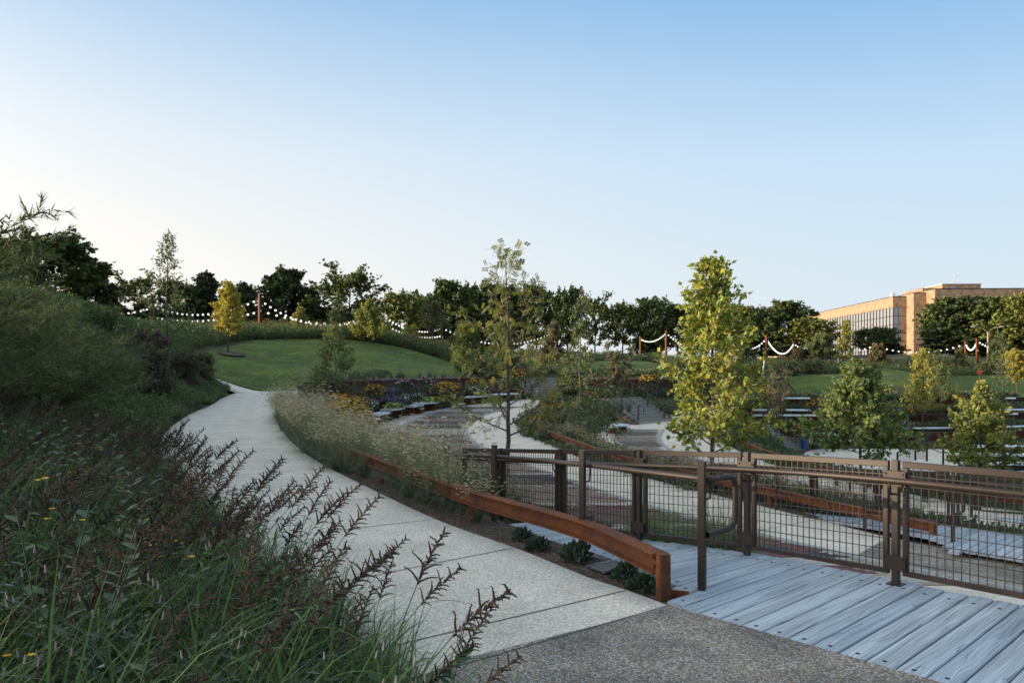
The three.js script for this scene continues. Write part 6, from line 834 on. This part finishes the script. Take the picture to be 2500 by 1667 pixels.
for (const [u, d, vt, l] of [[1240, 56, 905, 'leafy shrub left of the far steps'], [1190, 53, 915, 'leafy shrub over the planter beside the far steps'], [1395, 50, 930, 'dark leafy shrub right of the far steps'], [1700, 62, 915, 'leafy shrub behind the maple'], [1760, 70, 905, 'leafy shrub on the far bank beside the maple'], [1830, 78, 915, 'rusty tinted shrub below the leaning log'], [1930, 82, 900, 'leafy green shrub above the daisy hedge'], [1985, 84, 895, 'leafy green shrub at the left end of the far lawn'], [2420, 62, 960, 'leafy shrub on the middle far tier'], [2380, 60, 985, 'leafy shrub against the tier wall']]) { const p = base(u, d); leafyShrub('leafy_shrub', l, p, { seed: u, h: Math.max(0.9, hgt(p, vt)), r: 0.05, multi: 6, first: 0.05, limbs: 54, reach: t => 1.7 * (1 - 0.4 * t), rise: t => lerp(0.3, 1.0, t), leaf: 'oval', size: 0.24, per: 5, twigs: 6, cols: GRN.concat([[0.13, 0.1, 0.04]]), bark: [0.08, 0.06, 0.05] }); }
// red canna by the far lawn
{ const p = at(2393, 985, 61), t = thing('red_canna', 'tall plant with red flower heads before the far lawn', 'plant', p); const g = new GB(); g.color(0.2, 0.1, 0.05); g.tube([V(0, 0, 0), V(0, 1.3, 0), V(0, 2.55, 0)], k => 0.03 * (1 - 0.5 * k), 5); part('stem', g, M.bark, t); const r = RNG(4), f = new GB(); f.useCol = true; for (const y of [1.75, 2.6]) for (let i = 0; i < 60; i++) { f.color(...mix([0.42, 0.03, 0.025], r, 0.3, 0.1)); const n = rdir(r); LEAF.oval(f, V(0, y, 0).add(rdir(r).multiplyScalar(0.12)), rdir(r), n, 0.16); } part('flower_head', f, M.leaf, t); }
// ---------------------------------------------------------------- foreground weeds beside the path
{
  const G1 = [[0.085, 0.16, 0.03], [0.115, 0.19, 0.035], [0.07, 0.13, 0.03], [0.19, 0.24, 0.05]];
  const tuft = [41, 42, 43].map(s => { const r = RNG(s), g = new GB(); g.useCol = true; blades(g, r, 24, 0.8, 0.018, 1.0, G1, 0.85); return g.geo(); });
  const leafy = [44, 45].map(s => { const r = RNG(s), g = new GB(); g.useCol = true; for (let q = 0; q < 5; q++) { const az = r() * 6.28, L = 0.55 + 0.3 * r(), lean = 0.15 + 0.3 * r(), top = V(Math.cos(az) * L * lean, L, Math.sin(az) * L * lean), b = V((r() - 0.5) * 0.16, 0, (r() - 0.5) * 0.16); g.color(...mix([0.06, 0.08, 0.03], r)); g.tube([b, b.clone().lerp(top, 0.5).add(V(0, 0.04, 0)), top], 0.0028, 4); for (let k = 0; k < 16; k++) { const p = b.clone().lerp(top, 0.25 + 0.75 * k / 16), a2 = k * 2.4 + r(), t = V(Math.cos(a2), 0.35, Math.sin(a2)).normalize(); g.color(...mix([0.08, 0.15, 0.04], r, 0.3, 0.15)); LEAF.oval(g, p, t, V(0, 1, 0).addScaledVector(t, -t.y).normalize(), 0.045 + 0.035 * r()); } } return g.geo(); });
  // one barnyard-grass stalk: arching stem with a drooping head of knobbly spikes
  const stalk = (s, tone) => { const r = RNG(s), g = new GB(); g.useCol = true; const az = (r() - 0.5) * 1.6, L = 0.98, pts = []; let p = V(0, 0, 0), th = 0.1 + 0.1 * r(); for (let k = 0; k <= 7; k++) { pts.push(p); p = p.clone().add(V(Math.cos(az) * Math.sin(th) * L / 7, Math.cos(th) * L / 7, Math.sin(az) * Math.sin(th) * L / 7)); th += 0.1 + 0.05 * r(); } g.color(...mix([0.16, 0.22, 0.06], r)); g.tube(pts, t => 0.0035 - 0.0018 * t, 4); const c = new THREE.CatmullRomCurve3(pts);
    for (let k = 0; k < 3; k++) { const a = c.getPoint(0.25 + 0.17 * k), b2 = r() * 6.28, d = V(Math.cos(b2), 0.55, Math.sin(b2)).normalize(); g.color(...mix([0.09, 0.17, 0.045], r)); const bl = []; let q = a.clone(), e = d.clone(); for (let w = 0; w < 6; w++) { bl.push(q); q = q.clone().addScaledVector(e, 0.07); e.add(V(0, -0.22, 0)).normalize(); } g.ribbon(bl, t => 0.016 * (1 - t) + 0.002, V(-Math.sin(b2), 0, Math.cos(b2))); }
    for (let k = 0; k < 22; k++) { const t = 0.72 + 0.28 * k / 21, a = c.getPoint(Math.min(1, t)), td = c.getTangent(Math.min(1, t)), b2 = k * 2.5 + r(), sd = V(Math.cos(b2), 0.1, Math.sin(b2)), d = td.clone().multiplyScalar(0.8).addScaledVector(sd, 0.75).normalize(), l = (0.07 - 0.045 * (k / 21)) * (0.7 + 0.6 * r()) + 0.012, e = []; let q = a.clone(), dd = d.clone(); for (let w = 0; w < 6; w++) { e.push(q.clone().add(rdir(r).multiplyScalar(0.0018))); q = q.clone().addScaledVector(dd, l / 5); dd.add(V(0, -0.2, 0)).normalize(); } const col = mix(tone, r, 0.3, 0.15); g.color(...col); g.tube(e, w => (0.0056 + 0.002 * Math.sin(w * 31)) * (1 - 0.5 * w), 5); for (let w = 1; w < 6; w++) { const o = rdir(r).multiplyScalar(0.012).add(V(0, 0.004, 0)); g.color(...mix(tone, r, 0.4, 0.15)); const f = e[w], m = rdir(r).multiplyScalar(0.004); g.i.push(g.v(f.x - m.x, f.y - m.y, f.z - m.z), g.v(f.x + m.x, f.y + m.y, f.z + m.z), g.v(f.x + o.x, f.y + o.y, f.z + o.z)); } }
    return g.geo(); };
  const stalks = [stalk(51, [0.07, 0.042, 0.028]), stalk(52, [0.085, 0.055, 0.036]), stalk(53, [0.105, 0.055, 0.036]), stalk(54, [0.055, 0.037, 0.025])];
  const smart = [55, 56].map(s => { const r = RNG(s), g = new GB(); g.useCol = true; for (let q = 0; q < 4; q++) { const az = r() * 6.28, L = 0.6 + 0.2 * r(), top = V(Math.cos(az) * 0.16, L, Math.sin(az) * 0.16); g.color(...mix([0.09, 0.1, 0.04], r)); g.tube([V(0, 0, 0), top.clone().multiplyScalar(0.55).add(V(0, 0.03, 0)), top], 0.002, 4); const d = top.clone().normalize(); g.color(...mix([0.42, 0.33, 0.33], r, 0.2, 0.05)); g.tube([top, top.clone().addScaledVector(d, 0.01), top.clone().addScaledVector(d, 0.022), top.clone().addScaledVector(d, 0.034)], t => 0.0042 * (1 - 0.6 * t) + 0.001 * Math.sin(t * 20), 6); for (let k = 0; k < 7; k++) { const p = top.clone().multiplyScalar(0.3 + 0.09 * k), a2 = k * 2.4, t = V(Math.cos(a2), 0.4, Math.sin(a2)).normalize(); g.color(...mix([0.04, 0.075, 0.025], r)); LEAF.oval(g, p, t, V(0, 1, 0).addScaledVector(t, -t.y).normalize(), 0.08); } } return g.geo(); });
  const daisy = [57].map(s => { const r = RNG(s), g = new GB(); g.useCol = true; for (let q = 0; q < 3; q++) { const az = q * 2.1, top = V(Math.cos(az) * 0.12, 0.75 + 0.1 * r(), Math.sin(az) * 0.12); g.color(0.12, 0.14, 0.04); g.tube([V(0, 0, 0), top.clone().multiplyScalar(0.6), top], 0.0022, 4); for (let k = 0; k < 8; k++) { const b = k * 0.785, d = V(Math.cos(b), 0.12, Math.sin(b)), sd = V(-Math.sin(b), 0, Math.cos(b)).multiplyScalar(0.006), m = top.clone().addScaledVector(d, 0.014), e = top.clone().addScaledVector(d, 0.025); g.color(...mix([0.66, 0.4, 0.015], r, 0.15, 0.05)); g.i.push(g.v(top.x, top.y, top.z), g.v(m.x + sd.x, m.y, m.z + sd.z), g.v(e.x, e.y, e.z), g.v(top.x, top.y, top.z), g.v(e.x, e.y, e.z), g.v(m.x - sd.x, m.y, m.z - sd.z)); } } return g.geo(); });
  const EDGE = [[0.35, 1.2], [0.05, 2.2], [-0.28, 3.0], [-1.05, 4.4], [-2.3, 6.2], [-3.5, 8.1], [-4.75, 10.3], [-6.9, 14], [-9.6, 20]];
  const ex = d => { let k = 0; while (k < EDGE.length - 2 && d > EDGE[k + 1][1]) k++; const a = EDGE[k], b = EDGE[k + 1]; return lerp(a[0], b[0], clamp((d - a[1]) / (b[1] - a[1]), 0, 1)); };
  const gen = (d0, d1, pw, inn, depth) => r => { const d = lerp(d0, d1, Math.pow(r(), pw)), w = Math.min(depth, 0.72 * d + 1.2), x = ex(d) - inn - w * Math.pow(r(), 1.15); if (d < 1.3 && x > -0.8) return null; return { x, y: H(x, d) - 0.02, z: -d, s: 0.8 + 0.35 * clamp((ex(d) - x) / 1.6, 0, 1) }; };
  scatter('weeds', tuft, M.blade, 4600, gen(1.3, 10, 0.75, 0.0, 6), 'dense green blades of the weedy verge beside the path', 'weeds', 401, 0.75, 1.25);
  scatter('weeds', leafy, M.leaf, 260, gen(1.3, 10, 0.75, 0.02, 6), 'leafy stems growing through the weedy verge', 'weeds', 402, 0.7, 1.15);
  const many = (name, geos, mat, n, d0, d1, inn, label, seed, smin, smax, lean) => { const r = RNG(seed), m = new THREE.Matrix4(), q = new THREE.Quaternion(), f = gen(d0, d1, 0.8, inn, 5.5); const lists = geos.map(() => []); for (let i = 0, k = 0; k < n && i < n * 9; i++) { const p = f(r); if (p) lists[k++ % geos.length].push(p); } geos.forEach((g, k) => { const im = new THREE.InstancedMesh(g, mat, lists[k].length); im.name = numbered(name); im.userData = { label, category: 'weeds', kind: 'stuff' }; lists[k].forEach((p, i) => { const s = lerp(smin, smax, r()); q.setFromEuler(new THREE.Euler((r() - 0.5) * 0.25, (r() - 0.5) * lean, (r() - 0.5) * 0.25)); m.compose(V(p.x, p.y, p.z), q, V(s, s, s)); im.setMatrixAt(i, m); const c = 0.7 + 0.6 * r(); im.setColorAt(i, rgb(c * (0.95 + 0.2 * r()), c, c)); }); im.castShadow = im.receiveShadow = true; scene.add(im); }); };
  many('seed_grass', stalks, M.seed, 760, 2.6, 11.5, -0.02, 'arching weed grass with dark brown seed heads along the path', 403, 0.8, 1.22, 2.6);
  many('smartweed', smart, M.seed, 56, 2.2, 5, 0.1, 'pale pink smartweed spikes in the weedy verge', 404, 0.85, 1.15, 6);
  many('wild_daisies', daisy, M.seed, 26, 2.6, 8, 0.15, 'small yellow wild daisies in the weedy verge', 405, 0.8, 1.15, 6);
}
renderer.render(scene, camera);
